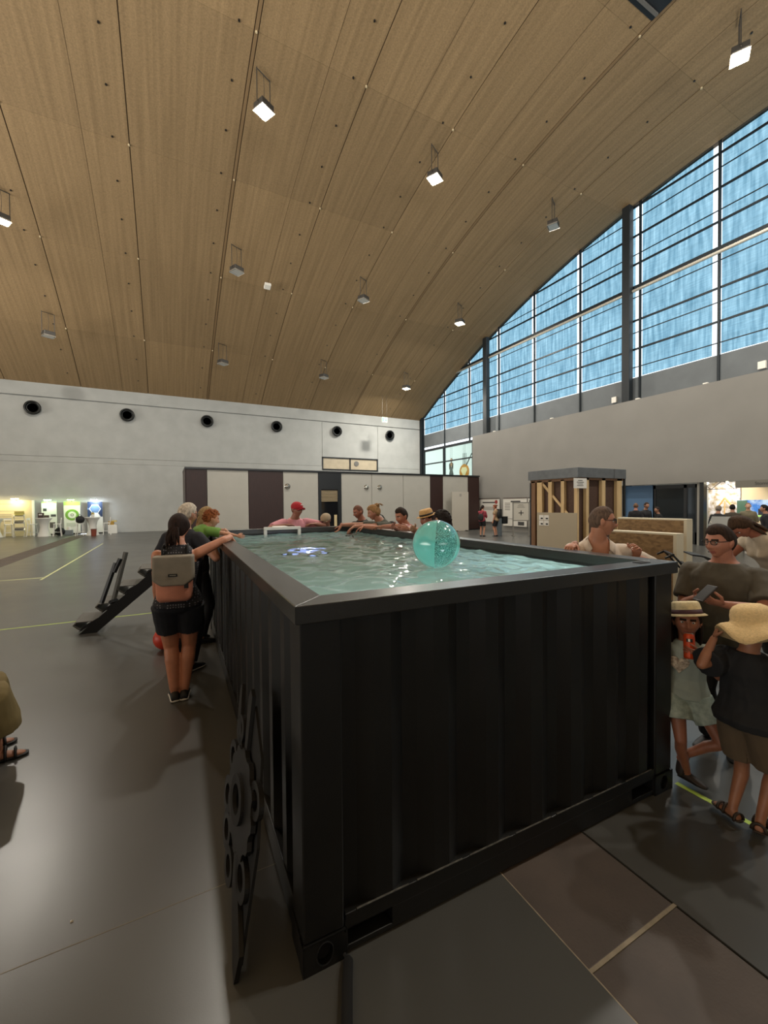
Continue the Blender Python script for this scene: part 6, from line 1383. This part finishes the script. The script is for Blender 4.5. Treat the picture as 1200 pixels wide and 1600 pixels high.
# ---------------------------------------------------------------- cut-metal gear panel leaning by the near corner
gp = thing('gear_panel', 'black cut metal panel of gears and rings leaning against the container', 'panel', (.20, 1.62, 0), 0)
gm_ = mat('gear_black', '#060606', .7); gm2 = mat('gear_edge', '#0f0e0d', .5, .2)
an_ = math.atan2(.17, .93); RM = Matrix.Rotation(an_, 3, 'Y') @ Matrix.Diagonal((1, 1.25, .9))
def place(mb): mb.v = [tuple(RM @ Vector(q)) for q in mb.v]; return mb
def ringp(cy_, cz_, r0, r1, t, nm, teeth=0, m=None):
    n = 48 if teeth else 32; out = []
    for i in range(n):
        a = 2 * math.pi * i / n; ro = r1 * (1.0 + (.09 if teeth and (i // (n // teeth // 2)) % 2 else 0)); out.append((cy_ + ro * math.cos(a), cz_ + ro * math.sin(a)))
    inn = [(cy_ + r0 * math.cos(2 * math.pi * i / n), cz_ + r0 * math.sin(2 * math.pi * i / n)) for i in range(n)]
    vs = [(x, y, z) for x in t for (y, z) in out] + [(x, y, z) for x in t for (y, z) in inn]
    fs = []
    for i in range(n):
        j = (i + 1) % n; fs += [(i, j, 2 * n + j, 2 * n + i), (n + i, n + j, 3 * n + j, 3 * n + i), (i, j, n + j, n + i), (2 * n + i, 2 * n + j, 3 * n + j, 3 * n + i)]
    return place(MB().add(vs, fs)).build(nm, m or gm_, gp)
ringp(.28, .52, .10, .20, (-.02, .0), 'ring', 12, gm2); ringp(.28, .52, .06, .10, (-.035, -.015), 'ring', 0)
for cy_, cz_, r in ((.50, .36, .085), (.42, .24, .08), (.30, .17, .075), (.12, .30, .08), (.52, .56, .075), (.47, .74, .07), (.10, .66, .07)): ringp(cy_, cz_, r * .55, r, (-.012, .008), 'small_ring', 0, gm2)
place(MB().prism([(.0, .0), (.05, .02), (.20, .18), (.26, .32), (.22, .34), (.10, .22), (-.01, .12)], -.012, .006, 'x')).build('foot_arm', gm2, gp)
place(MB().prism([(.30, .70), (.34, .70), (.42, .95), (.40, 1.0), (.36, .98)], -.012, .006, 'x')).build('upper_arm', gm2, gp)
place(MB().prism([(.40, .62), (.56, .78), (.60, .92), (.57, .94), (.50, .80), (.38, .68)], -.012, .006, 'x')).build('side_arm', gm2, gp)
place(MB().prism([(.02, .04), (.16, .08), (.46, .20), (.58, .40), (.56, .70), (.36, .93), (.16, .80), (.04, .50)], .008, .02, 'x')).build('back_plate', gm_, gp)
# ---------------------------------------------------------------- hose and small bits on the floor
hz = thing('drain_hose', 'thick black insulated hose running from the container towards the viewer', 'hose', (.60, 1.50, 0)); MB().tube([(-.012, .03, .02), (-.005, -.02, .018)], .007, 8).build('cable', black_shoe, hz); MB().tube([(-.004, -.008, .02), (-.006, -.02, .021), (-.043, -.10, .021), (-.098, -.23, .021), (-.25, -.6, .021)], [.012, .019, .02, .02, .02], 12).build('insulation', mat('foam_black', '#0a0a0a', .9), hz, smooth=True)

sc_ = MB().add([(-.006, -.004, .0), (.007, -.003, .0), (.006, .005, .002), (-.005, .006, .003), (0, 0, .006)], [(0, 1, 4), (1, 2, 4), (2, 3, 4), (3, 0, 4), (3, 2, 1, 0)]).build('paper_scrap', paper, loc=(-.40, 2.20, .001)); tag(sc_, 'tiny white paper scrap lying on the floor in front of the black gear panel', 'paper')
